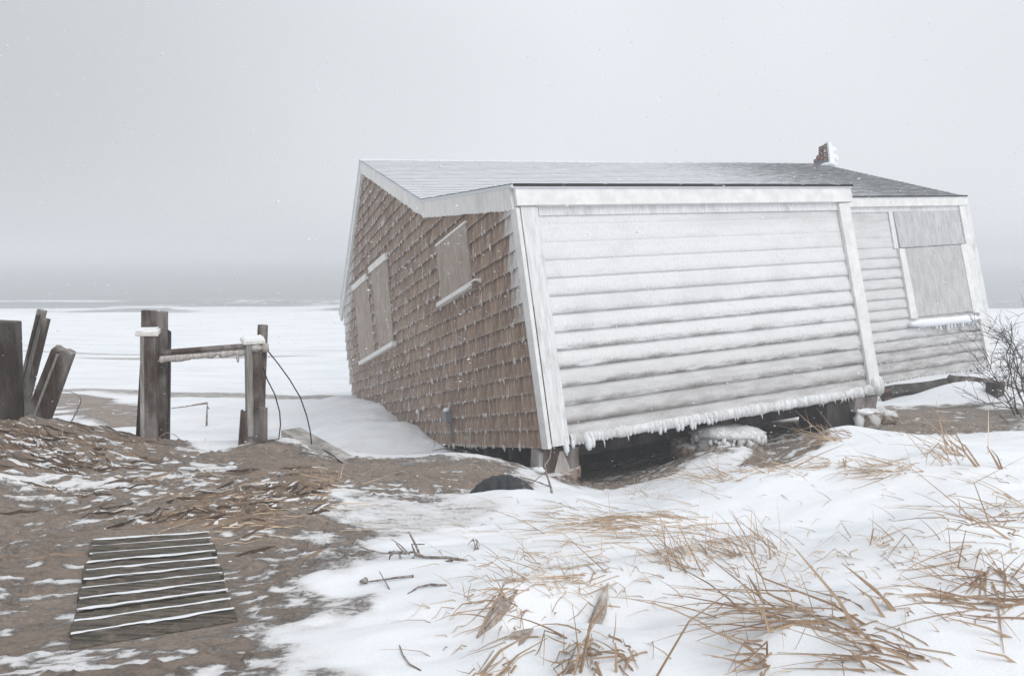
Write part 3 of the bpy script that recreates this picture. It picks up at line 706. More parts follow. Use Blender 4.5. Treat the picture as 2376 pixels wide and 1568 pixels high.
# floor, back and far walls close the shell
part('floor', M['under'], lambda m: (m.box((L1 / 2 + .02, D1 / 2 + .05, .03), (L1 / 2 - .08, D1 / 2 - .0, .03)), m.box((L2 / 2, (D1 + D3) / 2 + .1, ZB + .04), (L2 / 2 - .06, (D3 - D1) / 2 - .16, .03))), bev=0)
for yy in (.5, 1.3, 2.1):
    part('floor_joist', M['under'], lambda m: m.box((L1 / 2, yy, -.09), (L1 / 2 - .1, .04, .085)), bev=0)
part('far_end_wall', M['frost'], lambda m: m.add([(L2, D1 + .1, ZB), (L2, D3, ZB), (L2, D3, H3 - .1), (L2, D2, H2 - .1), (L2, D1 + .1, H1 - .1), (L2 - .08, D1 + .1, ZB), (L2 - .08, D3, ZB), (L2 - .08, D3, H3 - .1), (L2 - .08, D2, H2 - .1), (L2 - .08, D1 + .1, H1 - .1)],
     [(0, 1, 2, 3, 4), (9, 8, 7, 6, 5)] + [(i, 5 + i, 5 + (i + 1) % 5, (i + 1) % 5) for i in range(5)]), bev=0)
part('back_wall', M['frost'], lambda m: m.box((L2 / 2, D3 - .06, H3 / 2 - .1), (L2 / 2 - .02, .05, H3 / 2)), bev=0)
part('porch_end_wall', M['frost'], lambda m: m.hexa([(L1 - .09, .05, 0), (L1 - .04, .05, 0), (L1 - .04, D1, 0), (L1 - .09, D1, 0)], [(L1 - .09, .05, HF - .06), (L1 - .04, .05, HF - .06), (L1 - .04, D1, H1 - .06), (L1 - .09, D1, H1 - .06)]), bev=0)

# boarded windows
def panel_gable(name, quad, mat, x0=-.05, x1=-.012):
    m = MB(); q = [(p[1], p[2]) for p in quad]
    m.add([(x0, a, b) for a, b in q] + [(x1, a, b) for a, b in q], [(0, 1, 2, 3), (7, 6, 5, 4), (0, 4, 5, 1), (1, 5, 6, 2), (2, 6, 7, 3), (3, 7, 4, 0)])
    o = m.build(name, mat, gwall); bevel(o, .003); return o
def strip_gable(name, a, b, h, mat, x0, x1, snow=False):
    m = MB(); m.add([(x0, a[0], a[1]), (x0, b[0], b[1]), (x0, b[0], b[1] + h), (x0, a[0], a[1] + h), (x1, a[0], a[1]), (x1, b[0], b[1]), (x1, b[0], b[1] + h), (x1, a[0], a[1] + h)],
      [(0, 1, 2, 3), (7, 6, 5, 4), (0, 4, 5, 1), (1, 5, 6, 2), (2, 6, 7, 3), (3, 7, 4, 0)]); o = m.build(name, mat, gwall); bevel(o, .004); return o
for q, nm in ((BIGW, 'large'), (FARA, 'tall'), (FARB, 'narrow')):
    o = panel_gable('window_board', q, M['ply']); o['label'] = {'large': 'large plywood board near the porch corner', 'tall': 'right board of the far window pair', 'narrow': 'left board of the far window pair'}[nm]
def yz(p): return (p[1], p[2])
a, b = on_plane(1021, 712, 0, -.06), on_plane(1112, 656, 0, -.06)
strip_gable('window_sill', yz(b), yz(a), .055, M['rime'], -.115, -.012)
strip_gable('window_header', (BIGW[1][1] - .02, BIGW[1][2] + .004), (BIGW[0][1] + .01, BIGW[0][2] + .004), .03, M['rime'], -.06, -.012)
part('sill_end', M['masonry'], lambda m: m.box((-.10, b[1] + .03, b[2] - .01), (.03, .045, .035)), gwall)
a, b = on_plane(838, 847, 0, -.06), on_plane(917, 801, 0, -.06)
strip_gable('window_sill', yz(b), yz(a), .075, M['rime'], -.115, -.012)
for q in (FARA, FARB): strip_gable('window_header', (q[1][1] - .05, q[1][2] + .01), (q[0][1] + .03, q[0][2] + .01), .11, M['rime'], -.085, -.012)
# meter box with its pipe near the foot of the gable
mb_ = on_plane(1040, 965, 0, -.06)
bx = part('meter_box', M['metal'], lambda m: m.box((-.075, mb_[1], mb_[2]), (.05, .085, .085)), gwall)
part('snow_cap', M['snow'], lambda m: m.blob((-.085, mb_[1] - .05, mb_[2] + .085), (.055, .06, .035), 8, 6, None, .15), bx, 0)
part('pipe', M['metal'], lambda m: m.tube([(-.075, mb_[1] - .05, mb_[2] - .08), (-.07, mb_[1] - .06, mb_[2] - .2), (-.06, mb_[1] - .055, mb_[2] - .36)], .014, 7), bx, 0)
part('conduit', M['rime_ice'], lambda m: m.tube([(-.05, mb_[1] - .15, mb_[2] + .2), (-.085, mb_[1] - .18, mb_[2] + .13), (-.085, mb_[1] - .12, mb_[2] + .06)], [.008, .018, .012], 6), gwall, 0)
hk = on_plane(972, 962, 0, -.06)
part('tap', M['rime'], lambda m: (m.blob((-.075, hk[1], hk[2] + .05), (.03, .05, .04), 7, 5, None, .2), m.tube([(-.06, hk[1], hk[2] + .04), (-.075, hk[1] + .01, hk[2] - .1)], .012, 6)), gwall, 0)

# boarded opening of the set-back wall
def spl(px, py, y=D1 - .03): p = on_plane(px, py, 1, y); return (p[0], p[2])
def panel_side(name, quad, mat, y0, y1, bev=.003, parent=swall):
    m = MB(); m.add([(a, y0, b) for a, b in quad] + [(a, y1, b) for a, b in quad], [(3, 2, 1, 0), (4, 5, 6, 7), (0, 1, 5, 4), (1, 2, 6, 5), (2, 3, 7, 6), (3, 0, 4, 7)])
    o = m.build(name, mat, parent); bevel(o, bev); return o
yb_ = D1 - .045
o = panel_side('window_board', [spl(2071, 493), spl(2220, 488.5), spl(2235.5, 566), spl(2087, 575.5)], M['plydiag'], yb_ - .012, D1 - .012); o['label'] = 'upper grey board of the set-back wall'
o = panel_side('window_board', [spl(2095, 577), spl(2226, 568), spl(2256, 722), spl(2127, 735)], M['plygrey'], yb_, D1 - .012); o['label'] = 'lower grey board of the set-back wall'
panel_side('window_trim', [spl(2083, 578), spl(2095, 577), spl(2127, 738), spl(2111, 740)], M['white'], yb_ - .022, D1 - .012)
panel_side('window_trim', [spl(2226.5, 568), spl(2243, 566), spl(2274, 725), spl(2256.5, 726)], M['white'], yb_ - .012, D1 - .012)
panel_side('window_trim', [spl(2060, 484), spl(2069.5, 484), spl(2085, 576), spl(2075, 577)], M['frost'], yb_ + .01, D1 - .012)
s0 = spl(2106, 757); s1 = spl(2268, 741)
sill = MB(); nS = 40
for i in range(nS): pass
vs = []; fs = []
for i in range(nS + 1):
    t = i / nS; x = s0[0] + (s1[0] - s0[0]) * t; zc = s0[1] + (s1[1] - s0[1]) * t; r = .078 * (1 + .18 * (fbm(np.array([t * 9.0]), np.array([3.0]), 2)[0] - .5)) * (min(1, 4 * min(t, 1 - t) + .4))
    for q in range(8):
        an = 2 * math.pi * q / 8; vs.append((x, D1 - .075 + r * 1.25 * math.cos(an), zc + .03 + r * math.sin(an)))
for i in range(nS):
    for q in range(8): a = i * 8 + q; b = i * 8 + (q + 1) % 8; fs.append((a, a + 8, b + 8, b))
fs += [tuple(range(8)), tuple(nS * 8 + q for q in range(7, -1, -1))]
sill.add(vs, fs, None, True); sill.build('window_sill', M['snow'], swall)

# icicles and rime lobes along the lower edges: separate pieces sharing meshes
def lobe_mesh(kind):
    m = MB()
    if kind == 0: m.blob((0, 0, -.03), (.032, .026, .058), 8, 6, None, .12)
    elif kind == 1: m.blob((0, 0, -.035), (.022, .022, .062), 7, 6, None, .15)
    else: m.tube([(0, 0, .02), (0, 0, -.02), (.003, 0, -.06), (0, 0, -.10)], [.016, .013, .009, .002], 6)
    me = m.mesh('icicle'); me.materials.append(M['ice']); return me
LM = [lobe_mesh(k) for k in range(3)]
random.seed(11)
def icicle(x, y, z, kind, s, parent):
    o = link('icicle', LM[kind], None, parent); o.location = (x, y, z); o.scale = (s * random.uniform(.8, 1.2), s, s * random.uniform(.75, 1.35)); o.rotation_euler = (0, 0, random.uniform(0, 6)); return o
x = .27
while x < L1 - .12:
    s = random.uniform(.3, .7) * (.45 + 1.3 * fbm(np.array([x * 2.6]), np.array([4.0]), 3)[0]); icicle(x, -.035, .03, random.choice([0, 0, 1]), s, fwall)
    if random.random() < .22: icicle(x + .02, -.03, .0, 2, random.uniform(.3, .9), fwall)
    x += random.uniform(.04, .075)
for xx, s in ((.16, 1.2), (.24, .9), (.42, 1.5), (.47, 1.0)): icicle(xx, -.04, .03, 0, s, fwall)
x = L1 + .4
while x < L2 - .15:
    icicle(x, D1 - .03, ZB + .045, random.choice([0, 1, 1]), random.uniform(.6, 1.1), swall); x += random.uniform(.07, .14)
for i in range(16):
    t = (i + .5) / 16; icicle(s0[0] + (s1[0] - s0[0]) * (.12 + .84 * t), D1 - .08, s0[1] + (s1[1] - s0[1]) * t + .0, random.choice([1, 2, 2]), random.uniform(.9, 1.6), swall)
# rime skirt: the lowest board carries a thick roll of ice
sk = MB(); vs = []; fs = []; nS = 150
for i in range(nS + 1):
    t = i / nS; x = .22 + (L1 - .26) * t; r = .045 * (.75 + .7 * fbm(np.array([x * 7]), np.array([1.0]), 3)[0])
    for q in range(8):
        an = 2 * math.pi * q / 8; vs.append((x, -.02 + r * .8 * math.cos(an), .045 + r * 1.25 * math.sin(an)))
for i in range(nS):
    for q in range(8): a = i * 8 + q; b = i * 8 + (q + 1) % 8; fs.append((a, a + 8, b + 8, b))
sk.add(vs, fs, None, True); sk.blob((L1 - .06, -.05, .09), (.12, .06, .13), 10, 8, None, .12); sk.blob((L1 - .2, -.04, .05), (.12, .05, .07), 10, 8, None, .12)
sk.build('ice_skirt', M['clap_ice'], fwall)

# chimney: broken, plastered with snow on the weather side
def find_x(px):
    lo, hi = 5.0, L2
    for _ in range(40):
        mid = (lo + hi) / 2; w = HM @ Vector((mid, D2 - .15, H2)); v = (w.x, w.y * CP - (w.z - CAMZ) * SP)
        if PCX + FPX * v[0] / v[1] < px: lo = mid
        else: hi = mid
    return lo
cx_ = find_x(1917)
ch = MB(); ch.hexa([(.02, .03, -.25), (.10, .03, -.25), (.10, .60, -.25), (.02, .60, -.25)], [(.02, .03, .55), (.10, .03, .55), (.10, .25, .55), (.02, .25, .55)])
chim = ch.build('chimney', M['mortar'], house); chim.location = (cx_, D2 - .27, H2 + .02); chim.rotation_euler = (0, math.radians(6), 0); chim.scale = (.9, .92, .9)
chim['label'] = 'broken red brick chimney plastered with snow on one side'
bm_ = [];
for k in range(5):
    m = MB(); m.box((0, 0, 0), (.05, .098, .031), None, k / 4, .003); me = m.mesh('brick'); me.materials.append(M['brick']); bm_.append(me)
widths = [.62, .60, .50, .50, .44, .33, .30, .29]
for i, wd in enumerate(widths):
    zz = .02 + i * .072; y = 0 if i % 2 == 0 else -.0; k = 0
    while y < wd - .06:
        L = min(.196 if not (i % 2 and k == 0) else .1, wd - y); o = link('brick', random.choice(bm_), None, chim); o.location = (.05, y + L / 2, zz); o.scale = (1, L / .205, 1); y += L + .008; k += 1
E_ = [(0, .03), (150, 52), (150, 190), (365, 250), (365, 350), (250, 420), (190, 430), (195, 520), (395, 575), (390, 800), (335, 870), (285, 800), (275, 740), (235, 730), (230, 930), (300, 1010), (0, 1060)]
def extr(m, pts, y0, y1):
    n = len(pts); m.add([(a, y0, b) for a, b in pts] + [(a, y1, b) for a, b in pts], [tuple(range(n)), tuple(range(2 * n - 1, n - 1, -1))] + [(i, n + i, n + (i + 1) % n, (i + 1) % n) for i in range(n)])
part('snow_crust', M['snow'], lambda m: extr(m, [(.004 + a * .00082, .60 - b * .00062) for a, b in E_], -.05, .12), chim, .008)
part('flashing', M['flash'], lambda m: m.add([(-.012, .02, -.12), (-.012, .66, -.12), (-.02, .62, .05), (-.012, .45, .13), (-.012, .30, .16), (-.012, .02, .08)], [(0, 1, 2, 3, 4, 5)]), chim, 0)
part('snow_cap', M['snow'], lambda m: (m.blob((.1, .2, -.06), (.30, .34, .10), 12, 8, None, .1), m.blob((-.04, .42, .10), (.035, .05, .03), 7, 5, None, .2)), chim, 0)

# ------------------------------------------------------------------ what carries the house
def chunk(m, c, r, jit=.18, seg=9, rings=7):
    """rough lump, squarish"""
    b = len(m.v); m.blob(c, r, seg, rings, random.random(), jit)
    c = Vector(c)
    for i in range(b, len(m.v)):
        p = Vector(m.v[i]) - c; k = max(abs(p[q]) / r[q] for q in range(3)); l = math.sqrt(sum((p[q] / r[q]) ** 2 for q in range(3)))
        if k > 1e-5: p = p * (1 + .42 * (l / k - 1) ) ; m.v[i] = tuple(c + p)
random.seed(31)
RZ = Matrix.Rotation(math.radians(23), 3, 'Z')
def pier(name, label, c, group='piers under the cottage'):
    return tag(empty(name, c), label, 'pier', group)
# near corner
c0 = HM @ Vector((.14, .16, 0)); g0 = gz(c0.x, c0.y); p1 = pier('house_pier', 'nearest pier, timber blocks on crumbling brick beneath the shingled corner', (c0.x, c0.y, g0 - .1))
m = MB(); m.box((0, .02, c0.z - g0 - .05), (.19, .14, .16), RZ, None, .012); m.build('timber_block', M['brownwood'], p1)
m = MB(); m.box((-.14, -.06, c0.z - g0 - .08), (.085, .10, .15), RZ, None, .012); m.build('timber_block', M['greywood'], p1)
m = MB(); chunk(m, (.03, 0, .10), (.22, .18, .14), .14); chunk(m, (.17, .02, .17), (.10, .10, .075), .2); m.build('masonry_footing', M['masonry'], p1)
m = MB(); m.box((.02, -.17, .165), (.13, .06, .045), RZ, .8, .01); m.build('brick', M['masonry'], p1)
m = MB(); m.hexa([(-.02, -.165, .20), (.15, -.12, .20), (.16, -.07, .20), (-.02, -.11, .20)], [(.035, -.15, .43), (.075, -.14, .43), (.075, -.10, .43), (.04, -.11, .43)]); m.build('ice_patch', M['rime_ice'], p1)
m = MB(); m.blob((-.17, -.16, .24), (.075, .06, .04), 8, 6, None, .25); m.build('snow_cap', M['snow'], p1)
# middle
c1 = HM @ Vector((2.40, .28, 0)); g1 = gz(c1.x, c1.y); p2 = pier('house_pier', 'middle pier, stone capped with a thick snowy crust under the front wall', (c1.x, c1.y, g1 - .02))
m = MB(); chunk(m, (.05, -.12, .10), (.42, .29, .26), .08, 12, 8); m.build('masonry_footing', M['masonry'], p2)
m = MB(); m.box((0, .1, c1.z - g1 - .02), (.14, .12, .12), RZ); m.build('timber_block', M['brownwood'], p2)
m = MB(); m.blob((.05, -.14, .29), (.43, .29, .085), 18, 8, None, .10); m.blob((-.12, -.2, .31), (.24, .2, .075), 12, 7, None, .14); m.blob((.22, -.2, .30), (.2, .18, .075), 12, 7, None, .14)
for k in range(34):
    an = math.pi * (.95 + 1.1 * random.random()); s_ = random.uniform(.5, 1.3); m.blob((.05 + .41 * math.cos(an), -.14 + .28 * math.sin(an), .25 + random.uniform(-.05, .02)), (.034 * s_, .028 * s_, .042 * s_), 6, 5, None, .25)
m.build('snow_cap', M['clap_ice'], p2)
m = MB(); chunk(m, (-.46, .1, .14), (.10, .12, .22), .15); m.build('brick_stub', M['masonry'], p2)
m = MB(); chunk(m, (-.40, -.10, .02), (.16, .14, .15), .12); m.build('loose_block', M['masonry'], p2)
# right corner
c2 = HM @ Vector((L1 - .42, .22, 0)); g2 = gz(c2.x, c2.y); p3 = pier('house_pier', 'right pier, black timber cribbing with a snow-caked brick lump at its right', (c2.x, c2.y, g2 - .08))
m = MB(); m.box((-.12, 0, (c2.z - g2) * .5 + .0), (.29, .22, (c2.z - g2) * .5 + .08), RZ, None, .015); m.build('timber_cribbing', M['under'], p3)
m = MB(); m.box((.20, -.12, c2.z - g2 + .03), (.19, .09, .09), RZ, None, .01); m.build('timber_block', M['brownwood'], p3)
m = MB(); chunk(m, (.34, -.20, .16), (.21, .16, .20), .2, 11, 8); chunk(m, (.46, -.26, .26), (.12, .1, .10), .22); m.build('masonry_footing', M['masonry'], p3)
m = MB(); m.blob((.24, -.22, .33), (.15, .12, .045), 12, 7, None, .25); m.blob((.13, -.26, .22), (.06, .05, .14), 9, 7, None, .3); m.build('snow_cap', M['snow'], p3)

# beams and snowy log beyond, below the set-back wall
random.seed(33)
def beam(name, label, cat, a, b, r, mat, snow=None, n=7):
    m = MB(); a = Vector(a); b = Vector(b); pts = [a.lerp(b, t) + Vector((random.uniform(-1, 1), random.uniform(-1, 1), random.uniform(-1, 1))) * r * .12 for t in np.linspace(0, 1, 7)]
    m.tube(pts, [r * random.uniform(.8, 1.15) for _ in pts], n, None, True, False); o = m.build(name, M[mat], None); return tag(o, label, cat)
beam('fallen_beam', 'dark snow-dusted beam sticking out from under the set-back wall towards the bush', 'beam', W(2205, 880, 11.6), W(2322, 893, 10.6), .075, 'brownwood', None, 5)
beam('foundation_beam', 'black sleeper lying under the middle of the set-back wall', 'beam', W(2050, 912, 11.4), W(2215, 890, 12.3), .13, 'under', None, 4)
p4 = pier('end_pier', 'dark timber stub standing at the end of the fallen beam', W(2305, 930, 10.5), None)
m = MB(); m.box((0, 0, .08), (.09, .09, .2), RZ, None, .02); m.build('timber_block', M['darkwood'], p4); m = MB(); chunk(m, (-.06, -.1, -.02), (.15, .08, .06), .2); m.build('splinters', M['darkwood'], p4)
gt = MB(); gt.tube([W(2020, 914, 8.9), W(2066, 906, 9.2)], .03, 6); gt.tube([W(2066, 906, 9.2), W(2066, 922, 9.2), W(2048, 928, 9.1)], .02, 6)
tag(gt.build('bent_bar', M['soilbar']), 'rusty bent bar poking out beside the porch corner above the snow', 'bar')
tag(beam('fallen_stick', 'pale thin stick lying on the snow below the fallen beam', 'stick', hit(2170, 951, .03), hit(2325, 938, .03), .012, 'greywood'))

# ------------------------------------------------------------------ tyre half buried before the near pier
random.seed(41)
tc_ = hit(1165, 1163); tb = MB(); vs = []; fs = []; NT_, NR = 84, 12
for i in range(NT_):
    a = 2 * math.pi * i / NT_
    for j in range(NR):
        b = 2 * math.pi * j / NR; rr = .235 + .085 * math.cos(b); w = .085 * math.sin(b); tread = .004 * (1 if (i % 3) else -1) * (1 if abs(b - math.pi * 0) < 1 or b > 5.3 else 0)
        vs.append(((rr + tread) * math.cos(a), w, (rr + tread) * math.sin(a)))
for i in range(NT_):
    for j in range(NR): fs.append((i * NR + j, ((i + 1) % NT_) * NR + j, ((i + 1) % NT_) * NR + (j + 1) % NR, i * NR + (j + 1) % NR))
tb.add(vs, fs, None, True); ty = tb.build('tyre', M['rubber']); ty.location = tc_ + Vector((0, .20, -.19)); ty.rotation_euler = (math.radians(-22), 0, math.radians(-12))
tag(ty, 'black rubber tyre half buried in sand and snow near the cottage corner', 'tyre')

# ------------------------------------------------------------------ posts at the left
def plank(m, base, top, wb, wt, th, tone=None, yaw=0.0, jag=0.0, lift=0):
    """tapered board standing from base to top, faces turned by yaw"""
    base = Vector(base); top = Vector(top); up = (top - base).normalized(); s = Vector((math.cos(yaw), math.sin(yaw), 0)); s = (s - up * s.dot(up)).normalized(); d = up.cross(s)
    n = 1 if jag == 0 else 6
    bq = []; tq = []
    vs = []; fs = []
    for i in range(n + 1):
        t = i / n - .5; j = random.uniform(-jag, jag) if jag else 0; j2 = random.uniform(-jag, jag) if jag else 0
        vs += [base + s * wb * t - d * th / 2, base + s * wb * t + d * th / 2, top + s * wt * t - d * th / 2 + up * j, top + s * wt * t + d * th / 2 + up * j2]
    for i in range(n):
        a = i * 4; b = a + 4; fs += [(a, a + 2, b + 2, b), (a + 1, b + 1, b + 3, a + 3), (a + 2, a + 3, b + 3, b + 2), (a, b, b + 1, a + 1)]
    fs += [(0, 1, 3, 2), (n * 4, n * 4 + 2, n * 4 + 3, n * 4 + 1)]
    m.add(vs, fs, tone)
random.seed(51)
PXM = lambda d: d / FPX
d = 6.15; m = MB(); plank(m, W(-8, 1040, d), W(-14, 743, d), 112 * PXM(d), 104 * PXM(d), .13, None, .10)
tag(bevel(m.build('timber_post', M['darkwood']), .008), 'thick dark upright post at the far left beside two leaning ones', 'post', 'old posts on the dune')
d = 6.75; root = tag(empty('timber_post', W(35, 960, d)), 'slim grey leaning post with a notched top, behind the thick dark one', 'post', 'old posts on the dune')
def rel(m, r): m.v = [tuple(Vector(v) - Vector(r.location)) for v in m.v]; return m
m = MB(); plank(m, W(36, 985, d), W(98, 719, d), 17 * PXM(d), 17 * PXM(d), .05, None, .15); rel(m, root).build('board', M['greywood'], root)
m = MB(); plank(m, W(50, 985, d - .03), W(109, 740, d - .03), 9 * PXM(d), 9 * PXM(d), .07, None, .15); rel(m, root).build('edge_strip', M['brownwood'], root)
m = MB(); plank(m, W(27, 985, d - .03), W(90, 730, d - .03), 5 * PXM(d), 5 * PXM(d), .07, None, .15); rel(m, root).build('edge_strip', M['brownwood'], root)
m = MB(); m.tube([W(76, 893, d), W(88, 897, d), W(97, 898, d)], .003, 4); rel(m, root).build('nail', M['soilbar'], root)
d = 6.4; m = MB(); plank(m, W(74, 1010, d), W(149, 812, d), 50 * PXM(d), 44 * PXM(d), .13, None, .25, .018)
root = tag(m.build('timber_post', M['brownwood']), 'broken leaning post with a jagged rotten top, right of the thick dark one', 'post', 'old posts on the dune')
m = MB(); plank(m, W(64, 1005, d - .085), W(134, 822, d - .085), 4 * PXM(d), 5 * PXM(d), .03, None, .25); rel(m, root).build('frost_ridge', M['greywood'], root)

# old gate: two post groups joined by an iced rail
d = 6.85
gA = tag(empty('gate_post', W(355, 1040, d)), 'left gate post, wide tall plank behind a capped square post', 'post', 'old gate posts')
m = MB(); plank(m, W(357, 1050, d + .05), W(359, 721, d + .05), 58 * PXM(d), 57 * PXM(d), .07, None, -.05); bevel(rel(m, gA).build('plank', M['brownwood'], gA), .006)
m = MB(); plank(m, W(346, 1050, d - .1), W(346, 777, d - .1), 36 * PXM(d), 32 * PXM(d), .13, None, .30); bevel(rel(m, gA).build('square_post', M['brownwood'], gA), .006)
m = MB(); plank(m, W(331.5, 1050, d - .13), W(330.5, 777, d - .13), 9 * PXM(d), 8 * PXM(d), .12, None, .4); bevel(rel(m, gA).build('face_board', M['greywood'], gA), .004)
m = MB(); cc = W(343, 771.5, d - .1); m.box(cc, (.098, .085, .022), Matrix.Rotation(.3, 3, 'Z') @ Matrix.Rotation(.08, 3, 'X'), None, .004); cp = bevel(rel(m, gA).build('post_cap', M['rime'], gA), .006)
m = MB(); m.box(cc + Vector((0, 0, .029)), (.085, .072, .008), Matrix.Rotation(.3, 3, 'Z') @ Matrix.Rotation(.08, 3, 'X'), None, .004); rel(m, gA).build('snow_cap', M['snow'], cp)
m = MB(); plank(m, W(324, 1045, d + .02), W(329, 840, d + .02), 17 * PXM(d), 3 * PXM(d), .05, None, .1, .01); rel(m, gA).build('splinter', M['darkwood'], gA)
m = MB(); plank(m, W(386, 1045, d + .12), W(391, 768, d + .12), 13 * PXM(d), 9 * PXM(d), .05, None, .1, .015); rel(m, gA).build('splinter', M['darkwood'], gA)
d = 7.0
gB = tag(empty('gate_post', W(590, 1035, d)), 'right gate post, capped square post between two broken slabs', 'post', 'old gate posts')
m = MB(); m.tube([W(602, 1040, d + .1), W(604, 900, d + .1), W(610, 754, d + .1)], [.052, .052, .05], 9, None, True, True); rel(m, gB).build('round_post', M['brownwood'], gB)
m = MB(); plank(m, W(593, 1040, d - .06), W(589, 797, d - .06), 38 * PXM(d), 33 * PXM(d), .12, None, .45); bevel(rel(m, gB).build('square_post', M['brownwood'], gB), .006)
m = MB(); plank(m, W(580, 1010, d - .11), W(576, 797, d - .11), 15 * PXM(d), 13 * PXM(d), .10, None, .55); bevel(rel(m, gB).build('face_board', M['greywood'], gB), .004)
m = MB(); cc = W(587, 790, d - .06); m.box(cc, (.105, .095, .02), Matrix.Rotation(.45, 3, 'Z') @ Matrix.Rotation(.12, 3, 'X'), None, .005); cp = bevel(rel(m, gB).build('post_cap', M['rime'], gB), .006)
m = MB(); m.box(cc + Vector((0, 0, .027)), (.088, .08, .007), Matrix.Rotation(.45, 3, 'Z') @ Matrix.Rotation(.12, 3, 'X'), None, .004); rel(m, gB).build('snow_cap', M['snow'], cp)
m = MB(); m.blob(W(592, 806, d - .09), (.075, .06, .05), 8, 6, None, .15); m.blob(W(612, 806, d + .02), (.055, .05, .05), 8, 6, None, .2); rel(m, gB).build('frozen_crust', M['rime_ice'], gB)
m = MB(); plank(m, W(571, 1045, d - .14), W(573, 952, d - .14), 36 * PXM(d), 26 * PXM(d), .05, None, .5, .018); rel(m, gB).build('broken_slab', M['brownwood'], gB)
m = MB(); plank(m, W(604, 1045, d - .16), W(606, 945, d - .16), 33 * PXM(d), 28 * PXM(d), .05, None, -.45, .022); rel(m, gB).build('broken_slab', M['brownwood'], gB)
rl = MB(); a, b = W(378, 822, 6.78), W(578, 806, 6.92); plank(rl, a, b, 17 * PXM(6.85), 16 * PXM(6.85), .07, None, 0); 
rail = tag(bevel(rl.build('gate_rail', M['brownwood']), .006), 'iced wooden rail bridging the two gate posts', 'rail')
fr = MB()
for k in range(70):
    t = k / 69; p = a.lerp(b, t) + Vector((0, -.045, -.02)); s = .6 + .9 * vnoise(np.array([t * 14.0]), np.array([2.0]))[0]
    fr.blob(p + Vector((0, 0, -.018 * s)), (.022, .014, .026 * s), 6, 5, None, .2)
fr.blob(a.lerp(b, .88) + Vector((0, -.04, -.09)), (.016, .016, .045), 6, 5, None, .15)
fr.build('frozen_crust', M['rime_ice'], rail)
root = tag(empty('cable', W(660, 920, 7)), 'black cables drooping from the right gate post down to the sand', 'cable')
m = MB(); m.tube([W(620, 812, 7.05), W(645, 843, 6.98), W(672, 880, 6.95), W(697, 922, 6.95), W(712, 965, 7.0), W(720, 1000, 7.0), W(723, 1030, 7.0)], .0065, 5); rel(m, root).build('strand', M['cable'], root)
m = MB(); m.tube([W(606, 842, 6.95), W(620, 880, 6.9), W(638, 915, 6.9), W(649, 955, 6.9), W(651, 985, 6.9), W(647, 1018, 6.9), hit(620, 1026, .01), hit(592, 1032, .01)], .0065, 5); rel(m, root).build('strand', M['cable'], root)
m = MB(); m.tube([hit(745, 1043, .01), hit(765, 1054, .012), hit(783, 1067, .01), hit(797, 1078, .008)], .006, 5); rel(m, root).build('strand', M['cable'], root)
pl = MB(); pa, pb = W(655, 1012, 7.25), W(815, 1072, 6.75); pl.hexa([W(652, 1022, 7.2), W(700, 1012, 7.5), W(850, 1082, 6.95), W(790, 1085, 6.65)], [W(652, 997, 7.25), W(697, 990, 7.55), W(838, 1068, 6.95), W(770, 1070, 6.7)])
tag(bevel(pl.build('grey_board', M['greywood']), .008), 'grey weathered board half sunk in the sand beside the drooping cables', 'board')
# dry stalks on the beach and the crest
def stalk(name, label, paths, r, mat='twig', cat='twig', grp=None):
    m = MB()
    for p in paths:
        pts = [Vector(q) for q in p]; n = len(pts); m.tube(pts, [r * (1 - .6 * i / max(1, n - 1)) for i in range(n)], 5)
    return tag(m.build(name, M[mat]), label, cat, grp)
dd = hit(480, 988)[1]
stalk('dry_stalk', 'bent dry stalk standing in the beach snow between the gate posts', [[W(479, 992, dd), W(480, 960, dd), W(481, 934, dd)], [W(481, 935, dd), W(460, 938, dd), W(430, 943, dd), W(398, 947, dd)], [W(481, 945, dd), W(486, 948, dd)]], .022)
stalk('dry_stalk', 'thin drooping stalk rising from the dune right of the broken post', [[W(158, 992, 6.5), W(175, 960, 6.5), W(187, 935, 6.5), W(188, 925, 6.5), W(178, 915, 6.5), W(162, 908, 6.5), W(152, 907, 6.5)]], .006)
stalk('dry_stalk', 'arched brown stalk at the foot of the left gate post', [[W(360, 1032, 6.6), W(372, 1012, 6.6), W(388, 1003, 6.6), W(405, 1008, 6.6), W(422, 1022, 6.6), W(440, 1036, 6.6)]], .005)
for t in ((300, 1025, 240, 1012), (60, 1010, 20, 1000)): pass

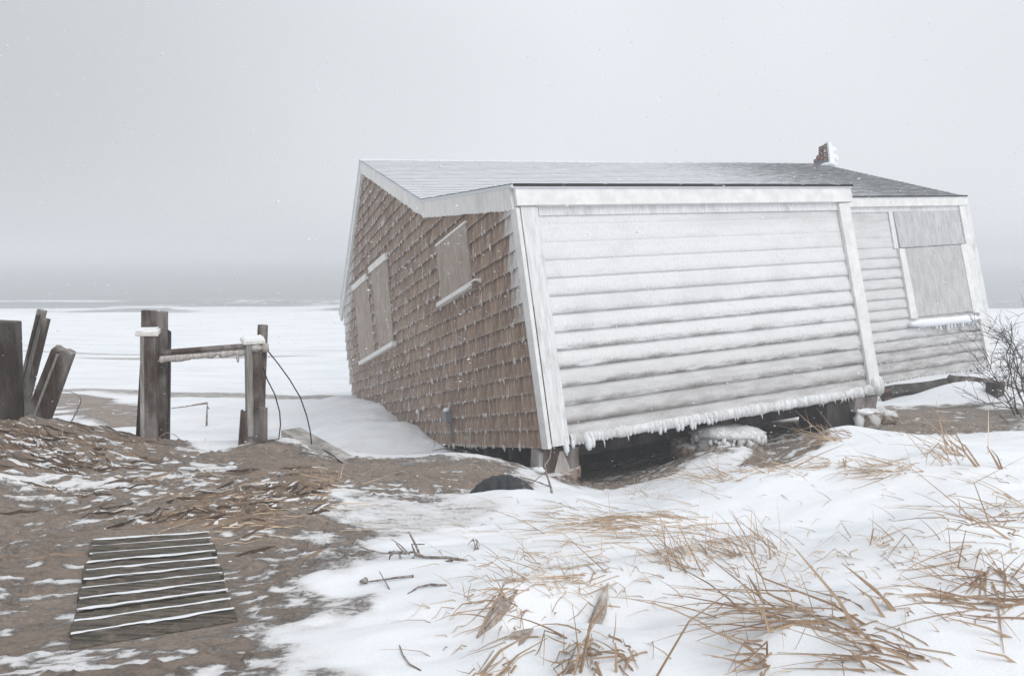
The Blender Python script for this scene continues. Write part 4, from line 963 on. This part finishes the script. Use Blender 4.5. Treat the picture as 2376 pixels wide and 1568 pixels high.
# ------------------------------------------------------------------ slatted duckboard
random.seed(61)
c4 = [hit(160, 1512), hit(552, 1448), hit(486, 1243), hit(218, 1260)]
duck = tag(empty('duckboard', (c4[0] + c4[1] + c4[2] + c4[3]) / 4), 'slatted wooden duckboard lying in the sand with snow in its gaps', 'boardwalk')
ns = 11
for k in range(ns):
    t0 = (k + .04) / ns; t1 = (k + .86) / ns
    lf = lambda t: c4[0].lerp(c4[3], t); rt = lambda t: c4[1].lerp(c4[2], t)
    A, B, C_, D_ = lf(t0 + random.uniform(-.012, .012)), rt(t0 + random.uniform(-.008, .02)), rt(t1 + random.uniform(-.008, .016)), lf(t1 + random.uniform(-.012, .006)); up = Vector((0, 0, .030 + random.uniform(-.010, .006)))
    sh = random.uniform(-.022, .015); dx = (B - A).normalized() * sh
    m = MB(); j = lambda: Vector((0, random.uniform(-.004, .004), random.uniform(-.003, .003)))
    tilt = Vector((0, 0, -.012))
    m.hexa([q + dx + Vector((0, 0, -.02)) for q in (A, B, C_, D_)], [A + dx + up + tilt + j(), B + dx + up + tilt + j(), C_ + dx + up + j(), D_ + dx + up + j()])
    o = bevel(rel(m, duck).build('slat', M['slat'], duck), .004)
    # snow caught along the far edge of the slat
    m = MB(); vs = []; fs = []; q_ = 30
    for i in range(q_ + 1):
        s = i / q_; e0 = lf(t1).lerp(rt(t1 + .006), s); e1_ = lf((k + 1.02) / ns).lerp(rt((k + 1.02) / ns + .006), s); w = max(.04, -.30 + 1.9 * fbm(np.array([s * 9.0 + k * 3]), np.array([k * 2.7]), 3)[0])
        e1_ = e0.lerp(e1_, w); vs += [e0 + Vector((0, -.002 - .05 * max(0, fbm(np.array([s * 6.0 + k * 5]), np.array([k * 1.3]), 3)[0] - .42), .031)), e0.lerp(e1_, .5) + Vector((0, 0, .034)), e1_ + Vector((0, 0, .020))]
    for i in range(q_): a = i * 3; fs += [(a, a + 3, a + 4, a + 1), (a + 1, a + 4, a + 5, a + 2)]
    m.add(vs, fs, None, True); rel(m, duck).build('snow_strip', M['snow'], duck)
for s in (.13, .86):
    m = MB(); a = c4[0].lerp(c4[1], s); b = c4[3].lerp(c4[2], s); plank(m, a + Vector((0, .03, -.01)), b + Vector((0, -.03, -.01)), .05, .05, .05); rel(m, duck).build('runner', M['slat'], duck)

# ------------------------------------------------------------------ twigs
random.seed(71)
def G(px, py, l=.012): return hit(px, py, l)
def twig(label, paths, name='fallen_twig', mat='twig', cat='twig'):
    m = MB()
    for r, p in paths:
        pts = [Vector(q) for q in p]; n = len(pts); m.tube(pts, [r * (1 - .55 * i / max(1, n - 1)) for i in range(n)], 6)
    return tag(m.build(name, M[mat]), label, cat)
dq = G(1020, 1295)[1]
Z = lambda px, py, dd=0: W(px, py, dq + dd)
twig('forked grey twig with withered seed head lying on the snow', [(.010, [G(1085, 1302, .0), G(1040, 1298, .012), Z(985, 1292), Z(960, 1288)]), (.007, [Z(985, 1292), Z(960, 1280), Z(930, 1283), Z(890, 1283), Z(855, 1275), Z(832, 1266)]),
   (.007, [Z(965, 1288), Z(955, 1262), Z(985, 1262, .05)]), (.0075, [Z(975, 1290), Z(965, 1265, .04), Z(952, 1240, .05), Z(948, 1233, .05)]), (.005, [Z(950, 1286), Z(930, 1265, .03), Z(908, 1250, .05)]), (.005, [Z(940, 1284), Z(918, 1260)]), (.006, [Z(960, 1292), Z(945, 1310), Z(930, 1325), Z(915, 1335)]),
   (.008, [G(1050, 1304), Z(1000, 1312), Z(960, 1325), Z(945, 1335)]), (.009, [Z(945, 1283), Z(920, 1280), Z(902, 1280)]), (.008, [Z(915, 1278), Z(905, 1290), Z(903, 1300)]), (.008, [Z(925, 1280), Z(930, 1295), Z(933, 1305)])])
for p in ((905, 1300), (932, 1306), (912, 1280), (920, 1277)): pass
twig('bent twig with a curled dry bud, left of the forked one', [(.007, [G(960, 1340, .01), G(920, 1346, .015), G(880, 1352, .015), G(850, 1356, .015)]), (.017, [G(850, 1354, .02), G(836, 1360, .025)]), (.004, [G(905, 1368, .0), G(880, 1345, .05)])])
twig('plain dark stick arched on the snow below the forked twig', [(.007, [G(1037, 1358, .0), G(1000, 1362, .015), G(970, 1368, .015), G(945, 1380, .004)])])
twig('small tangled dry sprig on the open snow', [(.004, [G(1110, 1275, 0), G(1105, 1266, .04), G(1090, 1268, .03)]), (.004, [G(1105, 1275, 0), G(1098, 1265, .04), G(1086, 1270, .02)]), (.004, [G(1100, 1278, 0), G(1108, 1265, .03), G(1113, 1270, .01)])])
twig('thin curved stem lying near the bottom edge of the snow', [(.0045, [G(977, 1556, .0), G(950, 1545, .01), G(935, 1525, .012), G(927, 1500, .008)])])
dv = 5.05
twig('icy dead vine hanging from the porch corner to the snow ridge', [(.011, [W(1290, 1200, dv), W(1286, 1170, dv + .1), W(1278, 1130, dv + .4), W(1270, 1105, dv + .8), W(1264, 1080, dv + 1.2), W(1276, 1062, dv + 1.6), W(1279, 1040, dv + 1.75)]), (.006, [W(1276, 1128, dv + .4), W(1240, 1115, dv + .4), W(1205, 1105, dv + .5)]), (.005, [W(1265, 1095, dv + .9), W(1235, 1120, dv + .7), W(1195, 1130, dv + .6)])], 'dead_vine', 'twig', 'vine')
twig('thin dark branch lying across the bare sand at the far right', [(.008, [G(2345, 985, .0), G(2320, 965, .02), G(2300, 945, .05), G(2290, 930, .1)]), (.005, [G(2310, 955, .03), G(2330, 945, .06)]), (.005, [G(2300, 945, .05), G(2310, 930, .1)])])
stalk('dry_stalk', 'crooked wire-like stem at the foot of the gable wall', [[G(1055, 1048, .02), W(1030, 1040, 6.9), W(1003, 1046, 6.9), W(1010, 1030, 6.9), W(1005, 1018, 6.95)]], .006, 'cable')

# ------------------------------------------------------------------ bare bush beyond the right end
random.seed(83)
def bush(base, h, seedn, lean, label, nstem, spread, name='bare_bush'):
    random.seed(seedn); root = tag(empty(name, base), label, 'bush'); bz = Vector(base)
    def grow(m, p, dirv, L, r, lvl):
        n = 5; pts = [p]; dcur = dirv.normalized()
        for i in range(n):
            dcur = (dcur + Vector((random.gauss(0, .16), random.gauss(0, .12), random.gauss(.02, .12)))).normalized(); pts.append(pts[-1] + dcur * L / n)
        m.tube([q - bz for q in pts], [r * (1 - .65 * i / n) for i in range(n + 1)], 4 if lvl else 5)
        if lvl < 3:
            for k in range(random.choice([3, 4, 5]) if lvl < 2 else random.choice([2, 3])):
                i = random.randint(1, n); dv_ = (dcur + Vector((random.gauss(0, .75), random.gauss(0, .5), random.gauss(.1, .5)))).normalized(); grow(m, pts[i], dv_, L * random.uniform(.42, .68), r * .6, lvl + 1)
    for s in range(nstem):
        m = MB(); dv_ = Vector((lean + random.gauss(0, spread), random.gauss(0, .25), 1.0 - abs(random.gauss(0, .3)))); grow(m, bz + Vector((random.gauss(0, .15), random.gauss(0, .12), -.05)), dv_, h * random.uniform(.5, .72), random.uniform(.009, .014), 0)
        m.build('stem', M['bark'], root)
    return root
bb = W(2412, 915, 9.4)
bush((bb.x, bb.y, gz(bb.x, bb.y) - .05), 1.6, 4, -.10, 'bare dark bush with wiry branches at the right edge', 13, .45)
bb = W(2385, 905, 11.6)
bush((bb.x, bb.y, gz(bb.x, bb.y) - .05), 1.2, 9, -.30, 'low bare bush close behind the right corner of the cottage', 7, .4)

# ------------------------------------------------------------------ dune grass
random.seed(91)
def blade(m, pts, w, tone=None):
    pts = [Vector(p) for p in pts]; n = len(pts); t = random.random() if tone is None else tone
    m.tube(pts, [w * .55 * (1 - .75 * (i / (n - 1)) ** 1.4) for i in range(n)], 3, t, False, False)
def curve(p, az, el, L, bend, n=5, kink=None):
    pts = [p]; e = el; a = az
    for i in range(n):
        if kink is not None and i == kink[0]: e += kink[1]; a += kink[2]
        dv_ = Vector((math.cos(a) * math.cos(e), math.sin(a) * math.cos(e), math.sin(e))); pts.append(pts[-1] + dv_ * L / n); e -= bend / n
    return pts
def settle(pts, clear=.006):
    return [Vector((p.x, p.y, max(p.z, gz(p.x, p.y) + clear))) if i else p for i, p in enumerate(pts)]
WEST = math.pi
def tuft(label, px, py, sx, sy, n, L, az, azs, el, els, w=.006, kinkp=.3, keys=(), tone=(.2, 1.0), bend=.5):
    c = hit(px, py); root = tag(empty('grass_tuft', c), label, 'grass', 'tufts of dune grass'); m = MB()
    for k in range(int(n * 1.08)):
        q = hit(px + random.gauss(0, sx), py + random.gauss(0, sy), -.03)
        a = random.gauss(az, azs); e = max(.03, random.gauss(el, els)); l = L * random.uniform(.3, 1.1)
        kk = (random.choice([2, 3]), random.choice([-1.3, -1.7, 1.2, -.9]), random.gauss(0, .8)) if random.random() < kinkp else None
        blade(m, settle(curve(q, a, e, l, random.gauss(bend, .35), 5, kk)), w * random.uniform(.6, 1.25), random.uniform(*tone))
    for kb in keys:
        (rx, ry), *mids = kb[0]; q = hit(rx, ry, -.02); dpt = q[1]; pts = [q]
        for i, (mx_, my_) in enumerate(mids): pts.append(W(mx_, my_, dpt + kb[2] * (i + 1)))
        fin = []
        for i in range(len(pts) - 1):
            for s in range(3): fin.append(pts[i].lerp(pts[i + 1], s / 3))
        fin.append(pts[-1]); blade(m, fin, kb[1] * 1.3, random.uniform(.05, .55))
    rel(m, root).build('blades', M['straw'], root)['kind'] = 'stuff'; return root
D = lambda a: math.radians(a)
tuft('broad flattened mat of tan grass in the middle of the snow', 1470, 1222, 100, 22, 150, .5, D(172), .30, .16, .12, .0055, .15)
tuft('loose clump of broken straws spilling down left from the flattened mat', 1330, 1330, 75, 28, 80, .38, D(205), .7, .35, .25, .0055, .45, keys=[(((1180, 1390), (1145, 1330)), .007, -.02), (((1420, 1330), (1300, 1230)), .006, .02), (((1490, 1240), (1370, 1340)), .006, -.1)])
tuft('spiky tan clump right of the flattened mat', 1600, 1300, 40, 20, 55, .38, D(120), .8, .6, .3, .0055, .35, keys=[(((1640, 1340), (1570, 1210)), .006, .03), (((1560, 1330), (1530, 1195)), .005, .05)])
tuft('bushy clump with upright broken tips above the thick stems', 1745, 1280, 42, 22, 55, .34, D(150), .9, .6, .3, .0055, .45, keys=[(((1735, 1240), (1690, 1180)), .005, .05), (((1790, 1300), (1780, 1245)), .009, .0), (((1760, 1300), (1720, 1240)), .006, .0)])
tuft('thick brown stems leaning left across the snow at lower right', 1900, 1440, 80, 22, 42, .55, D(168), .35, .22, .15, .008, .2, tone=(.0, .6), keys=[
   (((1995, 1460), (1945, 1390), (1845, 1272)), .014, .02), (((2090, 1422), (2060, 1395), (1953, 1305)), .011, .02), (((2086, 1418), (2030, 1365), (1970, 1318)), .011, .02), (((1780, 1400), (1752, 1360), (1735, 1333)), .013, .02),
   (((1797, 1470), (1770, 1420), (1715, 1345)), .012, .02), (((2060, 1432), (2020, 1385), (1985, 1360)), .010, .02), (((1960, 1400), (1850, 1370), (1630, 1365)), .008, .03), (((1870, 1410), (1780, 1375), (1560, 1362)), .007, .03), (((2030, 1450), (1930, 1400), (1770, 1340), (1730, 1290)), .009, .02),
   (((1505, 1590), (1600, 1440), (1710, 1360)), .008, -.0)])
tuft('long stems sweeping down right at the lower edge of the frame', 2100, 1530, 70, 25, 20, .5, D(160), .3, .25, .15, .008, .1, tone=(.0, .5), keys=[
   (((2060, 1515), (1990, 1455), (1925, 1424)), .010, .02), (((2150, 1560), (2090, 1520), (1980, 1470), (1926, 1448)), .009, .02), (((2060, 1518), (2010, 1470), (1960, 1455)), .008, .02), (((1795, 1548), (1740, 1500), (1612, 1445)), .010, .02), (((2130, 1568), (2040, 1535), (1978, 1518)), .010, .02), (((2020, 1555), (1995, 1530), (1975, 1512)), .010, .02)])
tuft('dense tangle of dark straw at the right edge', 2355, 1215, 55, 36, 50, .48, D(195), .6, .3, .25, .007, .3, tone=(.0, .8), keys=[(((2370, 1260), (2280, 1210), (2240, 1190)), .009, .02), (((2376, 1150), (2300, 1165), (2235, 1195)), .008, .02), (((2300, 1215), (2260, 1120), (2376, 1060)), .005, .05)])
tuft('low sweeping straws below the tangle at the right edge', 2365, 1400, 75, 26, 26, .6, D(183), .25, .15, .12, .008, .1, tone=(.0, .7), keys=[(((2376, 1410), (2280, 1385), (2180, 1378)), .010, .0), (((2376, 1430), (2250, 1425), (2110, 1412)), .008, .0), (((2376, 1480), (2290, 1455), (2190, 1430)), .009, .0), (((2376, 1540), (2330, 1520), (2265, 1507)), .010, .0)])
tuft('frosted brown stalks hanging beneath the tangle at the right edge', 2290, 1330, 35, 22, 30, .42, D(235), .5, .2, .2, .008, .3, tone=(.0, .5), keys=[(((2340, 1240), (2290, 1330), (2262, 1400)), .011, -.12), (((2325, 1270), (2250, 1330), (2228, 1335)), .010, -.05)])
tuft('small kinked sprig alone on the open slope at right', 2040, 1255, 30, 8, 14, .22, D(150), .9, .7, .35, .006, .7)
tuft('grass fringe on the snow crest before the middle pier', 1660, 1105, 45, 9, 50, .40, D(165), .6, .35, .25, .006, .35, keys=[(((1700, 1100), (1645, 1083), (1600, 1088)), .006, .0)])
tuft('thin grass fringe on the crest beside the bare sand hollow', 1800, 1090, 50, 8, 45, .38, D(160), .6, .3, .2, .006, .35)
tuft('straws on the crest peak in front of the right pier', 1945, 1018, 25, 7, 38, .42, D(160), .6, .4, .25, .007, .3)
tuft('frosted sprays hanging on the snow below the crest peak', 1935, 1070, 30, 10, 26, .36, D(215), .5, .2, .2, .008, .2, keys=[(((1830, 1085), (1900, 1055), (1960, 1030)), .009, .0)])
tuft('spreading tan clump on the upper slope left of the tall sheaf', 2075, 1085, 45, 10, 42, .45, D(178), .5, .25, .2, .007, .3)
tuft('tall stiff sheaf of tan stems on the crest at right', 2215, 1060, 28, 10, 30, .45, D(130), .5, .7, .25, .009, .3, keys=[(((2272, 1085), (2235, 1045), (2195, 1018)), .014, .03), (((2278, 1083), (2240, 1035), (2205, 1010)), .012, .03), (((2325, 1090), (2305, 1060), (2290, 1035)), .014, .03), (((2330, 1092), (2315, 1060), (2300, 1042)), .010, .03)])
tuft('orange-tan tuft on the brown sand between gate and cottage', 765, 1110, 26, 12, 60, .34, D(200), .8, .35, .3, .006, .3, tone=(.35, .9))
tuft('long tan blades lying across the bare sand above the duckboard', 540, 1175, 130, 36, 80, .42, D(18), .22, .07, .05, .007, .1, tone=(.55, 1.0))
tuft('brown withered stems matted at the foot of the old posts at far left', 120, 1040, 130, 24, 110, .26, D(10), .9, .15, .15, .006, .4, tone=(.0, .35))
tuft('bent blades standing in a bare scoop near the bottom centre', 1170, 1400, 35, 35, 26, .38, D(235), .5, .4, .25, .007, .4, tone=(.0, .5), keys=[(((1100, 1480), (1150, 1390), (1215, 1350)), .008, -.02)])
tuft('long folded blades at the bottom edge below the bare scoop', 1180, 1530, 35, 25, 12, .35, D(225), .4, .3, .2, .008, .4, tone=(.0, .5), keys=[(((1105, 1568), (1160, 1510), (1235, 1467)), .012, -.02), (((1150, 1568), (1200, 1520), (1270, 1480)), .008, .0)])
tuft('brown folded blades with wind-cut snow walls, right of the bare scoop', 1350, 1500, 40, 30, 22, .36, D(240), .6, .35, .25, .008, .5, tone=(.0, .5), keys=[(((1345, 1560), (1370, 1450), (1405, 1405), (1440, 1408)), .011, .0), (((1330, 1568), (1345, 1500), (1395, 1420)), .009, .0), (((1500, 1530), (1440, 1520), (1285, 1535)), .010, .0)])
tuft('short broken stubs at the bottom edge left of the long stems', 1450, 1520, 40, 22, 18, .25, D(170), .9, .5, .35, .008, .5, tone=(.0, .5), keys=[(((1430, 1560), (1428, 1490)), .010, .0), (((1505, 1490), (1470, 1495), (1420, 1500)), .009, .0)])
tuft('stubble of thin grass along the low edge of the under-house hollow', 1500, 1145, 45, 6, 40, .16, D(130), .9, .8, .4, .004, .3)
tuft('folded blade pair poking from the snow at the lower middle', 1785, 1530, 14, 18, 14, .26, D(200), .7, .4, .3, .008, .5, tone=(.0, .6))
# torn sheets of frosted leaf pressed against the drifts
random.seed(95)
def sheet(label, poly, rise):
    m = MB(); top = min(p[1] for p in poly); bot = max(p[1] for p in poly); pts = [hit(px, py, .004 + rise * (1 - (py - top) / (bot - top)) ** .7) for px, py in poly]; c = sum(pts, Vector()) / len(pts); n = len(pts)
    rim = [c.lerp(p, .7) + Vector((0, 0, random.uniform(-.004, .006))) for p in pts]; low = [p - Vector((0, -.01, .02)) for p in pts]
    fs = [(i, (i + 1) % n, n + (i + 1) % n, n + i) for i in range(n)] + [(n + i, n + (i + 1) % n, 3 * n) for i in range(n)] + [(2 * n + i, 2 * n + (i + 1) % n, (i + 1) % n, i) for i in range(n)] + [tuple(range(3 * n - 1, 2 * n - 1, -1))]
    m.add(pts + rim + low + [c + Vector((0, 0, .006))], fs); return tag(m.build('frosted_leaf', M['leafsheet']), label, 'leaf', 'frosted leaves in the drift')
sheet('broad frosted brown leaf folded over the drift, uppermost of the torn leaves at bottom centre', [(1218, 1348), (1172, 1352), (1152, 1398), (1128, 1440), (1106, 1482), (1150, 1452), (1186, 1412), (1200, 1380)], .018)
sheet('long frosted leaf slanting to the bottom edge, lowest of the torn leaves', [(1238, 1466), (1188, 1476), (1142, 1518), (1106, 1566), (1160, 1540), (1214, 1498)], .018)
sheet('narrow upright frosted leaf running down the drift beside a tall bent stalk', [(1412, 1360), (1390, 1390), (1376, 1440), (1338, 1500), (1304, 1566), (1326, 1564), (1376, 1490), (1408, 1425)], .02)
# single straws nobody would count
random.seed(97)
m = MB()
for k in range(330):
    q = hit(random.uniform(1000, 2376), random.choice([random.uniform(1100, 1560), random.gauss(1330, 60)]), -.01)
    if q[1] > 7: continue
    blade(m, settle(curve(q, random.gauss(D(175), .8), random.uniform(.05, .9), random.uniform(.06, .26), .4, 3, (1, random.choice([-1.2, 0, 0]), .5))), random.uniform(.003, .006))
for k in range(150):
    q = hit(random.uniform(0, 2376), random.uniform(1010, 1180) , -.01)
    if q[1] > 8: continue
    blade(m, settle(curve(q, random.gauss(D(180), .9), random.uniform(.05, .5), random.uniform(.08, .3), .4, 3)), random.uniform(.003, .006))
tag(m.build('scattered_straw', M['straw']), 'single dry straws scattered over the snow and sand', 'straw', None, 'stuff')

# ------------------------------------------------------------------ wind-torn leaf blades and crust on the sand at left
random.seed(101)
def shard(m, q, L, w, az, lift):
    a = Vector((math.cos(az), math.sin(az), 0)); b = Vector((-a.y, a.x, 0)); n = 6; vs = []; fs = []
    for i in range(n + 1):
        t = i / n; ww = w * math.sin(math.pi * (.12 + .86 * t)) ** .7; p = q + a * L * (t - .5) + b * .04 * math.sin(t * 3 + q.x); g = gz(p.x, p.y)
        vs += [Vector((p.x, p.y, g - .012)) - b * ww * .9, Vector((p.x, p.y, g + lift * math.sin(math.pi * t) + .006)), Vector((p.x, p.y, g - .010)) + b * ww * .5]
    for i in range(n): k = i * 3; fs += [(k, k + 3, k + 4, k + 1), (k + 1, k + 4, k + 5, k + 2)]
    m.add(vs, fs, random.random(), False)
ls = MB(); lsn = MB()
for k in range(560):
    if k < 240: t_ = random.random(); px, py = 330 + 400 * t_ + random.gauss(0, 30), 1250 - 130 * t_ + random.gauss(0, 26)
    elif k < 430: px, py = random.uniform(-20, 360), 985 + 110 * random.random() ** 1.3
    else: px, py = random.uniform(0, 760), random.uniform(1100, 1560)
    q = hit(px, py)
    if q[1] < 3.9: continue
    if q[1] > 7.5 or polydist(np.array([q[0]]), np.array([q[1]]), DUCK)[0] < .16: continue
    az = random.gauss(.25, .35)
    shard(ls, q, random.uniform(.08, .34), random.uniform(.003, .008), az, random.uniform(.006, .02))
    if random.random() < .18 and q[1] > 3.7: shard(lsn, q + Vector((.02, .02, 0)), random.uniform(.08, .36), random.uniform(.003, .012), az, random.uniform(.004, .014))
tag(ls.build('leaf_litter', M['leaf']), 'dry torn leaf blades half buried in the brown sand', 'leaves', None, 'stuff')
tag(lsn.build('snow_crust', M['snow']), 'thin wind-cut snow crusts lying among the dry leaves on the sand', 'snow', None, 'stuff')

# ------------------------------------------------------------------ snow in the air
random.seed(111)
m = MB()
for k in range(15000):
    p = Vector((random.uniform(-8, 9), 2.4 + 12 * random.random(), random.uniform(1.6, 8.6)))
    if gz(p.x, p.y) > p.z - .05 if p.z < 3 else False: continue
    s = random.choice([.5, .6, .7, .8, 1.1]) * (.6 + .4 * random.random()) * min(1.1, .5 + p.y * .07); M3 = Matrix.Rotation(random.gauss(-.12, .15), 3, 'Y') @ Matrix.Rotation(random.gauss(0, .4), 3, 'Z')
    a, b = M3 @ Vector((.016 * s, 0, 0)), .0052 * s
    m.add([p - a, p + a, p + Vector((0, b, 0)), p - Vector((0, b, 0)), p + Vector((0, 0, b)), p - Vector((0, 0, b))], [(0, 2, 4), (0, 4, 3), (0, 3, 5), (0, 5, 2), (1, 4, 2), (1, 3, 4), (1, 5, 3), (1, 2, 5)], None, True)
tag(m.build('snowflakes', M['flake']), 'blown snowflakes drifting through the air', 'snow', None, 'stuff')

# ------------------------------------------------------------------ the air
HAZE = .0070
m = MB(); zt, zbm = 9.2, -4.0
m.box((0, 0, (zt + zbm) / 2), (1700, 1700, (zt - zbm) / 2)); hm = bpy.data.materials.new('haze'); hm.use_nodes = True; nt = hm.node_tree; nt.nodes.clear()
ou = nt.nodes.new('ShaderNodeOutputMaterial'); pv = nt.nodes.new('ShaderNodeVolumePrincipled'); pv.inputs['Color'].default_value = (.93, .95, .975, 1); pv.inputs['Density'].default_value = HAZE; pv.inputs['Anisotropy'].default_value = 0.0
nt.links.new(pv.outputs[0], ou.inputs['Volume'])
hz = tag(m.build('haze', hm), kind='stuff')
